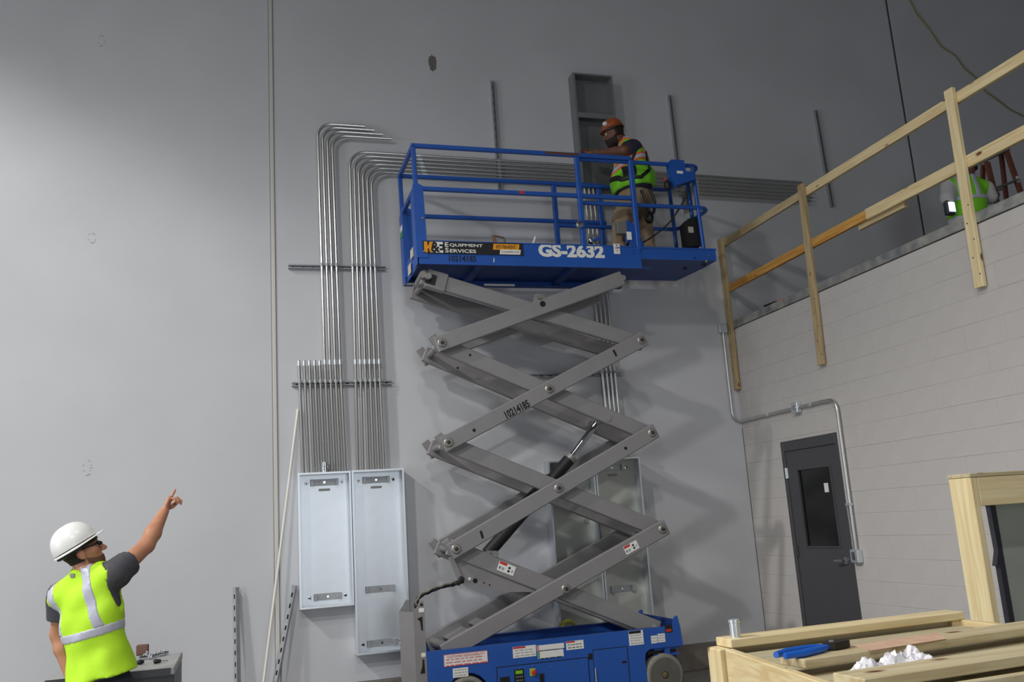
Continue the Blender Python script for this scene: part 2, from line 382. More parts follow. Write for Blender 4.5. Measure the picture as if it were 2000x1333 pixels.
def strap(p, d, parent):
    p = Vector(p); d = Vector(d).normalized()
    MB().cyl(p-d*.016, p+d*.016, .0215, 10).obox(p+Vector((0, -.018, 0)), d, Vector((0, 1, 0)).cross(d), (0, 1, 0), .012, .006, .008).build('strap_clamp', strut_m, parent)
def conduit(pts, label, group, clamps=(), coups=(), r=CR, name='conduit', n=10):
    t = thing(name, label, 'conduit', Vector(pts[0]), group)
    MB().tube(pts, r, n).build('pipe', emt_m, t)
    for p, d in clamps: strap(p, d, t)
    for p, d in coups: coupling(p, d, t)
    return t
ordn = ['first', 'second', 'third', 'fourth', 'fifth', 'sixth', 'seventh', 'eighth', 'ninth']
xl = [.548+.0509*i for i in range(9)]       # nine risers above the left cabinet
up4 = []
for i, x in enumerate(xl):
    xb = .575+.0505*i
    x0, x1 = xb, x
    at = lambda z: x0+(x1-x0)*(z-2.258)/(3.38-2.258)
    if i < 5:
        conduit([(x0, YC, 2.258), (x1, YC, 3.38)], f'{ordn[i]} short conduit stub from the left above the left bright cabinet', 'short conduit stubs', [((at(3.165), YC, 3.165), (0, 0, 1))], [((x1, YC, 3.35), (0, 0, 1))])
    else:
        j = i-5; xt = .784+.0495*j; ze = (5.952, 5.915, 5.872, 5.826)[j]
        xe = aty((712.5, 731, 747.8, 765)[j], (250.8, 256, 264.6, 275)[j], YC).x; R = .15
        pts = [(x0, YC, 2.258), (x1, YC, 3.38), (xt, YC, ze-R)]+arc((xt+R, YC, ze-R), (-R, 0, 0), (0, 0, R), 0, PI/2)[1:]+[(xe, YC, ze)]
        q = lambda z: x1+(xt-x1)*(z-3.38)/(ze-R-3.38)
        conduit(pts, f'{ordn[j]} of the four bent conduits from the left, open end at top', 'four bent open conduits', [((at(3.165), YC, 3.165), (0, 0, 1)), ((q(4.385), YC, 4.385), (0, 0, 1))], [((x1, YC, 3.36), (0, 0, 1))])
for j in range(6):
    xb = 1.100+.0525*j; xm = 1.108+.0485*j; xt = 1.112+.0445*j; zt = 5.652-.0435*j; R = .17
    ends = 3.715
    pts = [(xb, YC, 2.258), (xm, YC, 3.38), (xt, YC, zt-R)]+arc((xt+R, YC, zt-R), (-R, 0, 0), (0, 0, R), 0, PI/2)[1:]+[(ends, YC, zt-.015)]
    q = lambda z: xm+(xt-xm)*(z-3.38)/(zt-R-3.38)
    conduit(pts, f'{ordn[j]} of six bent conduits from the left, running to the grey trough', 'six bent conduits behind the lift', [((xm, YC, 3.165), (0, 0, 1)), ((q(4.385), YC, 4.385), (0, 0, 1)), ((2.775, YC, zt-.01), (1, 0, 0))], [((xm, YC, 3.36), (0, 0, 1)), ((1.86+.012*j, YC, zt-.002), (1, 0, 0))])
for j in range(6):
    z = 5.585-.048*j
    conduit([(4.215, YC, z+.02), (aty((1567, 1578, 1585, 1586, 1586, 1584)[j], 360+j*7.4, YC).x, YC, z-.01)], f'{ordn[j]} conduit from the top running right from the grey trough', 'conduits right of the trough', [((5.02, YC, z+.005), (1, 0, 0))])
for j in range(4):
    x = 3.776+.053*j; x2 = 3.815+.048*j
    conduit([(x, YC, 5.39), (x2, YC, 2.262)], f'{ordn[j]} vertical conduit from the left between trough and dull cabinets', 'vertical conduits behind the lift', [(((x+x2)/2+.008, YC, 3.213), (0, 0, 1))], [((x2-.002, YC, 3.5), (0, 0, 1))])
# trough
gx0, gx1, gz0, gz1, gd = 3.715, 4.215, 5.375, 6.762, .15
tr = thing('wiring_trough', 'tall grey open wiring trough with a cross divider, on the wall above the lift', 'trough', (gx0, D, gz0))
MB().box(gx0, gx1, D-.004, D-.001, gz0, gz1).build('back_panel', graybox_m, tr)
MB().box(gx0, gx0+.012, D-gd, D-.004, gz0, gz1).box(gx1-.012, gx1, D-gd, D-.004, gz0, gz1).box(gx0+.012, gx1-.012, D-gd, D-.004, gz1-.012, gz1).box(gx0+.012, gx1-.012, D-gd, D-.004, gz0, gz0+.012).build('side_walls', graybox_m, tr)
MB().box(gx0-.0, gx0+.026, D-gd-.003, D-gd, gz0, gz1).box(gx1-.026, gx1, D-gd-.003, D-gd, gz0, gz1).box(gx0+.026, gx1-.026, D-gd-.003, D-gd, gz1-.02, gz1).build('front_lip', graybox_m, tr)
MB().box(gx0+.012, gx1-.012, D-gd, D-.006, 6.235, 6.26).box(gx0+.012, gx1-.012, D-gd-.004, D-gd+.004, 6.2, 6.262).build('divider', graybox_m, tr)
# ------------------------------------------------------------------ electrical cabinets
def cabinet(name, x0, x1, z0, z1, dep, label, brackets, knock=(), back=None):
    y0 = D-dep; t = thing(name, label, 'cabinet', (x0, D, z0), 'open electrical cabinets')
    w = .018
    MB().box(x0, x1, D-.006, D-.002, z0, z1).build('back_panel', back or galv_m, t)
    for q in ((x0, x0+.003, z0, z1), (x1-.003, x1, z0, z1), (x0+.003, x1-.003, z1-.003, z1), (x0+.003, x1-.003, z0, z0+.003)):
        MB().box(q[0], q[1], y0, D-.006, q[2], q[3]).build('side_panel', galv_m, t)
    MB().box(x0, x0+w, y0-.004, y0, z0, z1).box(x1-w, x1, y0-.004, y0, z0, z1).box(x0+w, x1-w, y0-.004, y0, z1-w, z1).box(x0+w, x1-w, y0-.004, y0, z0, z0+w).build('front_rim', galv_m, t)
    for (xc, zc, w_, screws) in brackets:
        b = MB().box(xc-w_/2, xc+w_/2, D-.012, D-.006, zc-.032, zc+.032, .002).box(xc-w_/2, xc-w_/2+.03, D-.045, D-.012, zc-.032, zc+.032, .002).box(xc+w_/2-.03, xc+w_/2, D-.045, D-.012, zc-.032, zc+.032, .002).build('bracket', galv_d, t)
        MB().cyl((xc, D-.012, zc), (xc, D-.016, zc), .011, 12).build('screw', chrome_m, b)
        if screws:
            for sx in (-1, 1):
                q = MB().lathe((xc+sx*(w_/2+.038), D-.006, zc-.004), (0, -1, 0), [(.017, 0), (.017, .004), (.011, .006), (.011, .012)], 12).build('bolt', chrome_m, t)
                MB().cyl((xc+sx*(w_/2+.038), D-.0185, zc-.004), (xc+sx*(w_/2+.038), D-.0195, zc-.004), .0095, 10).build('socket', blackhole_m, q)
    for (kx, kz, kr) in knock:
        MB().lathe((kx, D-.006, kz), (0, -1, 0), [(kr, 0), (kr, .004), (kr*.7, .005)], 16).build('knockout', galv_d, t)
    return t
cab1 = cabinet('electrical_cabinet', .512, 1.02, .984, 2.257, .146, 'shorter bright galvanised open cabinet, leftmost on the wall', [(.775, 2.165, .27, True), (.785, 1.075, .265, True)])
cab2 = cabinet('electrical_cabinet', 1.027, 1.545, .522, 2.26, .146, 'long bright galvanised open cabinet right of the shorter one', [(1.285, 2.165, .27, True), (1.29, 1.105, .29, False), (1.29, .6, .29, True)])
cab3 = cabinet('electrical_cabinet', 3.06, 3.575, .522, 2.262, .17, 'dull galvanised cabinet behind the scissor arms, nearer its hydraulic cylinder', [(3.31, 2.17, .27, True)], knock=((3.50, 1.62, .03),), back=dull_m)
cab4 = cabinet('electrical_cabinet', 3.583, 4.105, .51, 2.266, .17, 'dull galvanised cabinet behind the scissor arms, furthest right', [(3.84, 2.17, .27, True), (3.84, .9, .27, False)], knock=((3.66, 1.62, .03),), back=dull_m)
for cb, x, z in ((cab1, .775, 2.092), (cab2, 1.285, 2.092), (cab4, 3.84, 2.092)):
    MB().box(x-.055, x+.055, D-.0075, D-.006, z-.012, z+.012).build('rating_label', grayink_m, cb)
MB().lathe((.775, YC-.058, 2.257), (0, 0, 1), [(.03, 0), (.03, .02), (.036, .022), (.036, .05), (.032, .055), (.032, .095), (.026, .098)], 16).single('conduit_hub', chrome_m, 'shiny conduit hub standing on top of the left bright cabinet', 'hub')
# leaning pale pipe
p = aty(582, 800, D-.02); q = aty(518, 1310, D-.2)
dd = (q-p).normalized(); q2 = p+dd*((p.z)/-dd.z)
MB().tube([q2, p], .013, 10).single('plastic_pipe', mat('pale_pvc', (222, 220, 212), .4), 'long pale pipe leaning on the wall left of the bright cabinets', 'pipe')

# ------------------------------------------------------------------ conduit run in the corner and over the door
run = thing('conduit_run', 'conduit run from the corner box over the grey door to the switch box', 'conduit', (5.37, D-.03, 2.6))
xr = W-.03; yb = D-.03; R = .12
jx = 5.375
pts = [(jx, yb, 3.67), (jx, yb, 2.63+R*.8)]+arc((jx+.09, yb, 2.63+.1), (-.09, 0, 0), (0, 0, -.1), 0, PI/2, 6)[1:-1]+[(xr-.005, yb-.005, 2.628), (xr, yb-.06, 2.627), (xr, 7.43+R, 2.628)]+arc((xr, 7.43, 2.628-R), (0, 0, R), (0, -R, 0), 0, PI/2, 6)[1:]+[(xr, 7.315, 1.2)]
MB().tube(pts, .0155, 12).build('pipe', emt_m, run)
MB().tube([(xr+.012, 7.375, 1.62), (xr+.012, 7.365, 1.2)], .008, 8).build('thin_pipe', emt_m, run)
def jbox(c, hx, hy, hz, nm='junction_box'):
    b = MB().box(c[0]-hx, c[0]+hx, c[1]-hy, c[1]+hy, c[2]-hz, c[2]+hz, .006).build(nm, galv_m, run); return b
jbox((jx, D-.03, 3.715), .05, .028, .05)
b = jbox((W-.03, 7.967, 2.628), .029, .055, .055)
MB().lathe((W-.059, 7.967, 2.628), (-1, 0, 0), [(.03, 0), (.028, .006), (.012, .008), (.012, .012)], 14).build('cover_disc', chrome_m, b)
b = jbox((W-.03, 7.325, 1.145), .029, .055, .06, 'switch_box')
MB().box(W-.064, W-.059, 7.3, 7.35, 1.11, 1.185, .002).build('switch_plate', chrome_m, b)
for y in (8.5, 7.72): MB().cyl((xr, y-.02, 2.628), (xr, y+.02, 2.628), .021, 12).build('coupling', galv_m, run)
for z in (1.62,): MB().obox((xr, 7.33, z), (0, 1, 0), (0, 0, 1), (1, 0, 0), .035, .012, .019, .003).build('strap_clamp', galv_m, run)

# ------------------------------------------------------------------ wooden guardrail on the mezzanine
gr = thing('guardrail', 'rough timber guardrail nailed along the mezzanine edge', 'guardrail', (W-.04, 6.5, 3.0))
for (y, z0, z1, lean, mt) in ((9.05, 2.99, 4.805, -.015, pineg[2]), (7.42, 2.98, 4.842, -.06, pineg[2]), (5.36, 3.2, 4.845, -.03, pine[2])):
    w = .088
    MB().bar((W-.031, y-lean/2, z0), (W-.031, y+lean/2, z1), .038, w, (0, 1, 0), .003).build('post', mt, gr)
    h = MB()
    for k in range(5):
        z = z0+.1+k*.14; h.cyl((W-.05, y-.02+.04*(k % 2), z), (W-.052, y-.02+.04*(k % 2), z), .006, 6)
    h.build('nail_heads', ink_m, gr)['kind'] = 'stuff'
xr2 = W+.008
MB().bar((xr2, 9.08, 4.752), (xr2, 7.42, 4.756), .038, .086, (0, 0, 1), .003).build('rail', pineg[1], gr)
MB().bar((xr2, 7.418, 4.756), (xr2, 4.2, 4.757), .038, .09, (0, 0, 1), .003).build('rail', pine[1], gr)
MB().bar((xr2, 9.08, 4.195), (xr2, 6.552, 4.215), .038, .088, (0, 0, 1), .003).build('rail', pineo, gr)
MB().bar((xr2, 6.548, 4.215), (xr2, 4.2, 4.215), .038, .1, (0, 0, 1), .003).build('rail', pine[1], gr)
MB().bar((xr2+.04, 6.72, 4.165), (xr2+.04, 6.1, 4.165), .038, .086, (0, 0, 1), .003).build('splice_board', pineg[1], gr)
c = atx(1515, 597, W)
t = MB().bar((W+.0, 8.36, 3.805), (W+.03, 8.15, 3.805), .03, .022, (0, 0, 1), .006).single('utility_knife', dark_m, 'small dark tool with an orange end lying on the mezzanine edge', 'tool')
MB().bar((W+.03, 8.15, 3.805), (W+.036, 8.07, 3.805), .026, .018, (0, 0, 1), .006).build('orange_end', orangetape_m, t)
# cord on the upper wall
pts = [aty(a, b, D-.012) for a, b in ((1768, -20), (1790, 25), (1815, 55), (1838, 90), (1866, 108), (1886, 135), (1905, 150), (1925, 178), (1950, 196), (1975, 215), (2010, 232))]
MB().tube(pts, .009, 6).single('extension_cord', mat('yellow_cord', (142, 132, 84), .6), 'faded yellow cord draped down the upper right wall', 'cord')

# ------------------------------------------------------------------ scissor lift
YN, YF = 8.0, 8.81
SL = thing('scissor_lift', 'blue scissor lift on grey crossed arms, raised against the back wall', 'scissor lift', (2.7, 8.4, 0))
def B(mb, name, m, parent=SL, **k): return mb.build(name, m, parent, **k)
AX, AY, AZ = Vector((1, 0, 0)), Vector((0, 1, 0)), Vector((0, 0, 1))
# --- chassis: side walls with wheel arches, tub floor, ends
zt, zb = .612, .085
def side_poly(y):
    P = [(1.515, zb), (1.515, zt), (3.86, zt), (3.885, .69), (3.915, .70), (3.935, .60), (3.945, .43), (3.62, .43)]
    P += [(3.62+.0-.07*math.sin(a), .36+.07*math.cos(a)) for a in (.5, 1.0, 1.57)]
    P += [(3.55, zb), (2.05, zb)]
    P += [(1.86+.2*math.cos(a), .205+.2*math.sin(a)) for a in [PI*i/10 for i in range(0, 11)] if .205+.2*math.sin(a) > zb]
    P += [(1.66, zb)]
    return [(x, y, z) for x, z in P]
ch = B(MB().prism(side_poly(YN), (0, .02, 0)), 'chassis_side', blue_m, sharp=25)
B(MB().prism(side_poly(YF-.02), (0, .02, 0)), 'chassis_side', blue_m, sharp=25)
tub = MB().box(1.515, 3.93, YN+.13, YF-.13, .3, .4).box(1.515, 1.535, YN+.02, YF-.02, zb, zt-.02).box(3.9, 3.93, YN+.02, YF-.02, .43, .66).box(2.1, 3.5, YN+.02, YN+.13, .1, .42).box(2.1, 3.5, YF-.13, YF-.02, .1, .42)
B(tub, 'chassis_tub', blue_d)
B(MB().box(1.55, 3.88, YN+.02, YN+.06, zt-.006, zt).box(1.55, 3.88, YF-.06, YF-.02, zt-.006, zt), 'chassis_ledge', blue_d)
B(MB().box(3.66, 3.92, YN+.025, YN+.2, .405, .43).box(3.66, 3.90, YN+.01, YN+.03, .355, .372).box(3.76, 3.81, YN+.01, YN+.04, .37, .43), 'bumper_bracket', blue_m)
B(MB().box(3.60, 3.88, YN+.05, YN+.2, .372, .405), 'motor_housing', dark_m)
# --- wheels
for (x, yo) in ((1.86, YN+.0), (3.735, YN+.0), (1.86, YF-.12), (3.735, YF-.12)):
    r = .188
    y0, y1 = (yo-.005, yo+.115) if yo < 8.4 else (yo, yo+.125)
    c = (x, y0, r); d = (0, 1, 0); L = y1-y0
    wh = B(MB().lathe(c, d, [(r*.82, 0), (r-.012, 0), (r, .012), (r, L-.012), (r-.012, L), (r*.82, L)], 32), 'wheel', rubber_m, sharp=50)
    fy = 0 if yo < 8.4 else L
    sg = 1 if yo < 8.4 else -1
    MB().lathe((x, y0+fy-.002*sg, r), (0, sg, 0), [(r*.82, 0), (r*.80, .004), (r*.78, .02), (r*.45, .022), (r*.4, .01), (r*.18, .008), (r*.17, .0)], 28).build('wheel_disc', hub_m, wh)
    MB().lathe((x, y0+fy-.008*sg, r), (0, sg, 0), [(.018, 0), (.028, .006), (.028, .02)], 14).build('hub_cap', mat('brass_hub', (112, 100, 66), .5, .4), wh)
B(MB().cyl((1.86, YN+.1, .188), (1.86, YF-.1, .188), .03).cyl((3.735, YN+.1, .188), (3.735, YF-.1, .188), .03), 'axles', dark_m)
# --- grey entry bracket at the left end
lx0, lx1 = 1.415, 1.513
P = [(lx0, .06), (lx0, .95), (lx0+.03, .985), (lx0+.055, 1.03), (lx0+.075, 1.046), (lx0+.092, 1.035), (lx1, .98), (lx1, .06)]
lb = B(MB().prism([(x, YN+.0, z) for x, z in P], (0, .012, 0)).prism([(x-.085, YN+.24, z) for x, z in P], (0, .012, 0)).prism([(lx0, YN+.012, .06), (lx0+.012, YN+.012, .06), (lx0-.073, YN+.24, .06), (lx0-.085, YN+.24, .06)], (0, 0, .89)).prism([(lx0, YN+.012, .06), (lx1, YN+.012, .06), (lx1-.085, YN+.24, .06), (lx0-.085, YN+.24, .06)], (0, 0, .015)), 'entry_bracket', arm_m, sharp=25)
MB().cyl((lx0+.073, YN-.001, 1.008), (lx0+.073, YN-.002, 1.008), .013, 12).prism([(lx0+.03, YN-.001, .895), (lx1-.022, YN-.001, .91), (lx1-.022, YN-.001, .79), (lx1-.035, YN-.001, .795), (lx0+.055, YN-.001, .87)], (0, -.0008, 0)).build('cut_out', blackhole_m, lb)
MB().prism([(lx1-.035, YN-.001, .555), (lx1-.022, YN-.001, .555), (lx1-.018, YN-.001, .44), (lx1-.06, YN-.001, .44), (lx1-.04, YN-.001, .50)], (0, -.0008, 0)).build('cut_out', blackhole_m, lb)
for z0, x0, x1, h in ((.945, lx1-.05, lx1-.004, .035), (.575, lx1-.045, lx1-.008, .033), (.27, lx0+.004, lx0+.045, .1)):
    q = MB().box(x0, x1, YN-.003, YN-.0, z0, z0+h).build('decal', white_m, lb)
    if h == .1: MB().cyl((x0+.02, YN-.003, z0+.075), (x0+.02, YN-.0045, z0+.075), .012, 10).build('red_dot', red_m, lb)
# --- decals and panels on the chassis side
def quadc(px0, px1, py0, y=YN):   # corner points on the chassis face
    a = aty(px0, py0, y); return a
def decal(x0, x1, z0, z1, head=None, parent=SL, lines=3, y=YN, ink=grayink_m, border=None, nm='decal'):
    o = MB().box(x0, x1, y-.002, y, z0, z1).build(nm, white_m, parent)
    if border:
        w = .004
        MB().box(x0, x1, y-.003, y-.002, z1-w, z1).box(x0, x1, y-.003, y-.002, z0, z0+w).box(x0, x0+w, y-.003, y-.002, z0+w, z1-w).box(x1-w, x1, y-.003, y-.002, z0+w, z1-w).build('border', border, o)
    hz = z1
    if head:
        hm, hh, hw = head
        MB().box(x0+.002, x0+(x1-x0)*hw, y-.003, y-.002, z1-hh, z1-.001).build('header', hm, o); hz = z1-hh
    p = MB(); rnd = random.Random(int(x0*1000)+int(z0*7000)); n = lines
    for i in range(n):
        z = hz-(hz-z0)*(i+.7)/(n+.4); xa = x0+(x1-x0)*.1
        while xa < x1-(x1-x0)*.18:
            L = (x1-x0)*(.08+.14*rnd.random()); p.box(xa, min(xa+L, x1-.006), y-.0028, y-.002, z-.003, z+.003); xa += L+(x1-x0)*.05
    if n: p.build('print', ink, o)['kind'] = 'stuff'
    return o
def rect(px0, py0, px1, py1):  # image rectangle (left-top, right-bottom corner) on the near chassis face
    a = aty(px0, py0, YN); b = aty(px1, py1, YN); return min(a.x, b.x), max(a.x, b.x), min(a.z, b.z), max(a.z, b.z)
a = aty(866, 1280, YN); b_ = aty(952, 1271, YN); c_ = aty(868, 1304, YN)
cu_ = decal(a.x, b_.x, c_.z, a.z, lines=0, border=red_m)
lettering('CUSTOMER RESPONSIBILITY', cu_, red_m, (a.x+.03, YN-.0025, a.z-.032), b_.x-a.x-.06, .02)
pr = MB(); rnd = random.Random(4)
for i in range(3):
    xa = a.x+.02
    while xa < b_.x-.05:
        L = .02+.05*rnd.random(); pr.box(xa, xa+L, YN-.0029, YN-.002, a.z-.05-.024*i, a.z-.041-.024*i); xa += L+.012
pr.build('print', pinkink_m, cu_)['kind'] = 'stuff'
def dpx(pts, head=None, lines=3, nm='decal', ink=grayink_m):
    """decal from its left-top, right-top and left-bottom image corners on the chassis side"""
    l, r, d = [aty(*q, YN) for q in pts]
    return decal(l.x, r.x, d.z, l.z, head, SL, lines, YN, ink, nm=nm)
dpx(((884, 1307), (914, 1305), (886, 1325)), None, 3)
dpx(((1001, 1265), (1046, 1260), (1002, 1287)), (red_m, .016, .55), 3)
dpx(((1048, 1262), (1101, 1254), (1049, 1272)), (pinkink_m, .05, .07), 2)
dpx(((1050, 1274), (1100, 1267), (1052, 1288)), (green_m, .06, .07), 3)
dpx(((1105, 1254), (1139, 1249), (1106, 1271)), (red_m, .014, .5), 2, ink=ink_m)
dpx(((1227, 1234), (1255, 1229), (1230, 1262)), (ink_m, .025, .85), 4)
dpx(((1271, 1243), (1283, 1242), (1272, 1258)), None, 2)
dpx(((1284, 1239), (1298, 1237), (1286, 1256)), None, 3)
o = dpx(((1298, 1222), (1312, 1221), (1300, 1237)), None, 0, 'tail_decal'); o.data.materials[0] = ink_m
x0, x1, z0, z1 = rect(1300, 1230, 1311, 1234); MB().box(x0, x1, YN-.0035, YN-.002, z0, z1).build('red_mark', red_m, o)
dpx(((1091, 1308), (1125, 1303), (1093, 1329)), (orange_m, .018, 1.), 3)
dpx(((1126, 1304), (1143, 1301), (1128, 1332)), (orange_m, .016, 1.), 4)
# control recess and battery door outlines
def outline(x0, x1, z0, z1, w=.006, y=YN):
    return MB().box(x0, x1, y-.0015, y, z1-w, z1).box(x0, x1, y-.0015, y, z0, z0+w).box(x0, x0+w, y-.0015, y, z0+w, z1-w).box(x1-w, x1, y-.0015, y, z0+w, z1-w)
x0, x1, z0, z1 = rect(971, 1306, 1145, 1333)
cp = MB().box(x0, 2.985, YN-.006, YN, .12, .415, .004).build('control_panel', blue_m, SL)
outline(x0-.008, 2.993, .112, .423, .008).build('panel_gap', ink_m, cp)
for q in ((976, 1324, 995, 1333, .14, dark_m, 'vent'), (1003, 1309, 1024, 1333, .14, dark_m, 'key_pad'), (1049+4, 1317, 1063, 1333, .14, dark_m, 'switch_block')):
    xa, xb, za, zc = rect(*q[:4]); MB().box(xa, xb, YN-.011, YN-.005, q[4], zc, .002).build(q[6], q[5], cp)
xa, xb, za, zc = rect(1006, 1311, 1020, 1316); MB().box(xa, xb, YN-.0125, YN-.011, za, zc).build('display', mat('green_display', (130, 190, 40), .4), cp)
kp = MB()
for i in range(4):
    for j in range(3): kp.box(xa+.004+i*.017, xa+.012+i*.017, YN-.013, YN-.011, za-.03-j*.03, za-.018-j*.03)
kp.build('keys', grayink_m, cp)['kind'] = 'stuff'
xa, xb, za, zc = rect(1034, 1308, 1046, 1319); MB().box(xa, xb, YN-.009, YN-.005, za-.005, zc+.004, .002).build('stop_plate', mat('yellow_plate', (178, 186, 40), .5), cp)
MB().lathe(((xa+xb)/2+.006, YN-.009, (za+zc)/2), (0, -1, 0), [(.012, 0), (.012, .01), (.022, .012), (.022, .022), (.015, .027)], 16).build('stop_button', red_m, cp)
for q in ((1040, 1301), (1075, 1303), (1120, 1298), (1014, 1306)):
    p = aty(*q, YN-.006); MB().cyl(p, p-AY*.006, .006, 8).build('screw', chrome_m, cp)
xa, xb, za, zc = rect(1160, 1269, 1227, 1333)
bd = MB().box(3.045, 3.375, YN-.005, YN, .13, .472, .004).build('battery_door', blue_m, SL)
outline(3.038, 3.382, .123, .479, .007).build('panel_gap', ink_m, bd)
MB().box(3.315, 3.36, YN-.008, YN-.004, .335, .352).build('latch_slot', blackhole_m, bd)
MB().cyl((3.048, YN-.009, .2), (3.048, YN-.009, .32), .006, 8).build('hinge', galv_m, bd)
MB().box(2.995, 3.03, YN-.006, YN+.0, .4, .45).build('cable_slot', blackhole_m, SL)
# --- scissor arms
sec_h, sec_w = .15, .058
Lp = {1: (1.795, 3.345), 2: (1.808, 2.412), 3: (1.83, 1.458)}
Rp = {1: (3.835, 3.362), 2: (3.855, 2.432), 3: (3.868, 1.502)}
T0, T1 = (1.70, 3.995), (3.70, 4.01)
B0, B1 = (1.72, .60), (3.72, .60)
outer = [(Lp[1], T1), (Lp[2], Rp[1]), (Lp[3], Rp[2]), (B0, Rp[3])]
inner = [(T0, Rp[1]), (Lp[1], Rp[2]), (Lp[2], Rp[3]), (Lp[3], B1)]
def arm(p, q, y, name, ext0=.055, ext1=.055):
    a = Vector((p[0], y, p[1])); b = Vector((q[0], y, q[1])); d = (b-a).normalized()
    o = MB().bar(a-d*ext0, b+d*ext1, sec_w, sec_h, AZ, .008).build(name, arm_m, SL)
    return o, a, b, d
def pin(o, x, y, z, sgn):
    q = MB().lathe((x, y, z), (0, sgn, 0), [(.044, 0), (.044, .004), (.036, .012), (.034, .014)], 18).build('pin', pin_m, o)
    MB().lathe((x, y+sgn*.012, z), (0, sgn, 0), [(.019, 0), (.019, .01), (.014, .012)], 8).build('pin_nut', mat('rusty_nut', (64, 58, 54), .6, .4), o)
YS = [(YN+.065, 'near'), (YF-.065, 'far')]
arms_near = []
for yy, side in YS:
    sg = -1 if side == 'near' else 1
    for k, (p, q) in enumerate(outer):
        o, a, b, d = arm(p, q, yy, 'outer_arm', .055, .0 if k == 0 else .055)
        if side == 'near': arms_near.append((o, a, b, d))
        f = yy+sg*sec_w/2
        if side == 'near':
            if k > 0: pin(o, b.x, f, b.z, sg)
            if k < 3: pin(o, a.x, f, a.z, sg)
            mid = (a+b)/2
            if k > 0: pin(o, mid.x if k < 3 else 2.84, f, mid.z if k < 3 else 1.03, sg)
    yi = yy-sg*(sec_w+.012)
    for k, (p, q) in enumerate(inner):
        o, a, b, d = arm(p, q, yi, 'inner_arm', .055, .055)
        if side == 'near' and k == 0: in0 = (o, a, b, d)
        if side == 'near' and k == 3: in3 = (o, a, b, d)
        if side == 'near' and k == 1: in1 = (o, a, b, d)
        if side == 'near' and k == 2: in2 = (o, a, b, d)
# cross tubes at the pivots
for x, z in list(Lp.values())+list(Rp.values())+[T0, B0, B1, (3.70, 4.01)]:
    B(MB().cyl((x, YN+.04, z), (x, YF-.04, z), .03, 14), 'cross_tube', arm_m)
# end plates on the left pivots
for x, z in Lp.values():
    for yy, sg in ((YN+.1, -1), (YF-.1, 1)):
        a = Vector((x-.045, yy, z+.02)); d = Vector((.55, 0, -.83))
        e = MB().obox(a, d, AY, d.cross(AY), .075, .03, .035, .006).build('end_plate', arm_m, SL)
# bolt holes and slots in the arm faces
def hole(o, x, z, r=.016, slot=None, y=None):
    f = (YN+.065-sec_w/2) if y is None else y
    if slot:
        d = Vector((slot[0], 0, slot[1])).normalized(); MB().obox((x, f-.0006, z), d, AY, d.cross(AY), .035, .0006, .011).build('slot_hole', blackhole_m, o)
    else: MB().cyl((x, f, z), (x, f-.0012, z), r, 12).build('bolt_hole', blackhole_m, o)
fy = YN+.065-sec_w/2
def onf(px, py, y=None): return aty(px, py, fy if y is None else y)
p = onf(1060, 594); hole(arms_near[0][0], p.x, p.z, .03)
for px, py, k in ((926, 841, 1), (1222, 876, 2)): p = onf(px, py); hole(arms_near[k][0], p.x, p.z)
p = onf(1201, 690); hole(arms_near[1][0], p.x, p.z, slot=(-.4, .9)); p = onf(941, 1045); hole(arms_near[2][0], p.x, p.z, slot=(-.25, .95))
yi = YN+.065+sec_w+.012-sec_w/2
for px, py, arm_ in ((918, 692, in1[0]), (894, 717, in1[0])): p = onf(px, py, yi); hole(arm_, p.x, p.z-.01, .012, y=yi)
# lug on the top arm
p = onf(1053, 580); MB().prism([(p.x-.08, fy+.01, p.z-.09), (p.x-.03, fy+.01, p.z+.03), (p.x+.03, fy+.01, p.z+.03), (p.x+.09, fy+.01, p.z-.03)], (0, .03, 0)).build('lug', arm_m, arms_near[0][0])
MB().cyl((p.x-.0, fy+.01, p.z), (p.x, fy-.012, p.z), .022, 12).build('lug_pin', pin_m, arms_near[0][0])
# upper left knuckle block on the inner top arm
o, a, b, d = in0
MB().obox(a+d*.09, d, AY, d.cross(AY), .1, .045, .09, .006).build('knuckle', arm_m, o)
MB().obox(a+d*.03+Vector((0, -.047, -.01)), d, AY, d.cross(AY), .05, .004, .05).build('knuckle_window', dark_m, o)
B(MB().cyl((T0[0]-.05, YN+.06, T0[1]+.02), (T0[0]-.05, YN+.35, T0[1]+.0), .035, 12), 'slide_roller', pin_m)
# gusset plate under the inner arm of the lowest stage
o, a, b, d = in3
q = [onf(885, 1090, yi), onf(905, 1135, yi), onf(930, 1145, yi), onf(985, 1157, yi), onf(1068, 1158, yi), onf(1040, 1130, yi), onf(930, 1085, yi)]
g = MB().prism([v+AY*.02 for v in q], (0, .02, 0)).build('gusset', arm_m, o)
for px, py, r in ((917, 1131, .014), (928, 1135, .022), (945, 1139, .007), (956, 1143, .007)):
    p = onf(px, py, yi+.02); MB().cyl(p, p-AY*.003, r, 10).build('bolt_hole', white_m if px == 917 else blackhole_m, g)
MB().bar(onf(880, 1088, yi+.01), onf(900, 1135, yi+.01), .012, .05, (1, 0, 0), .003).build('hanger_strap', arm_m, o)
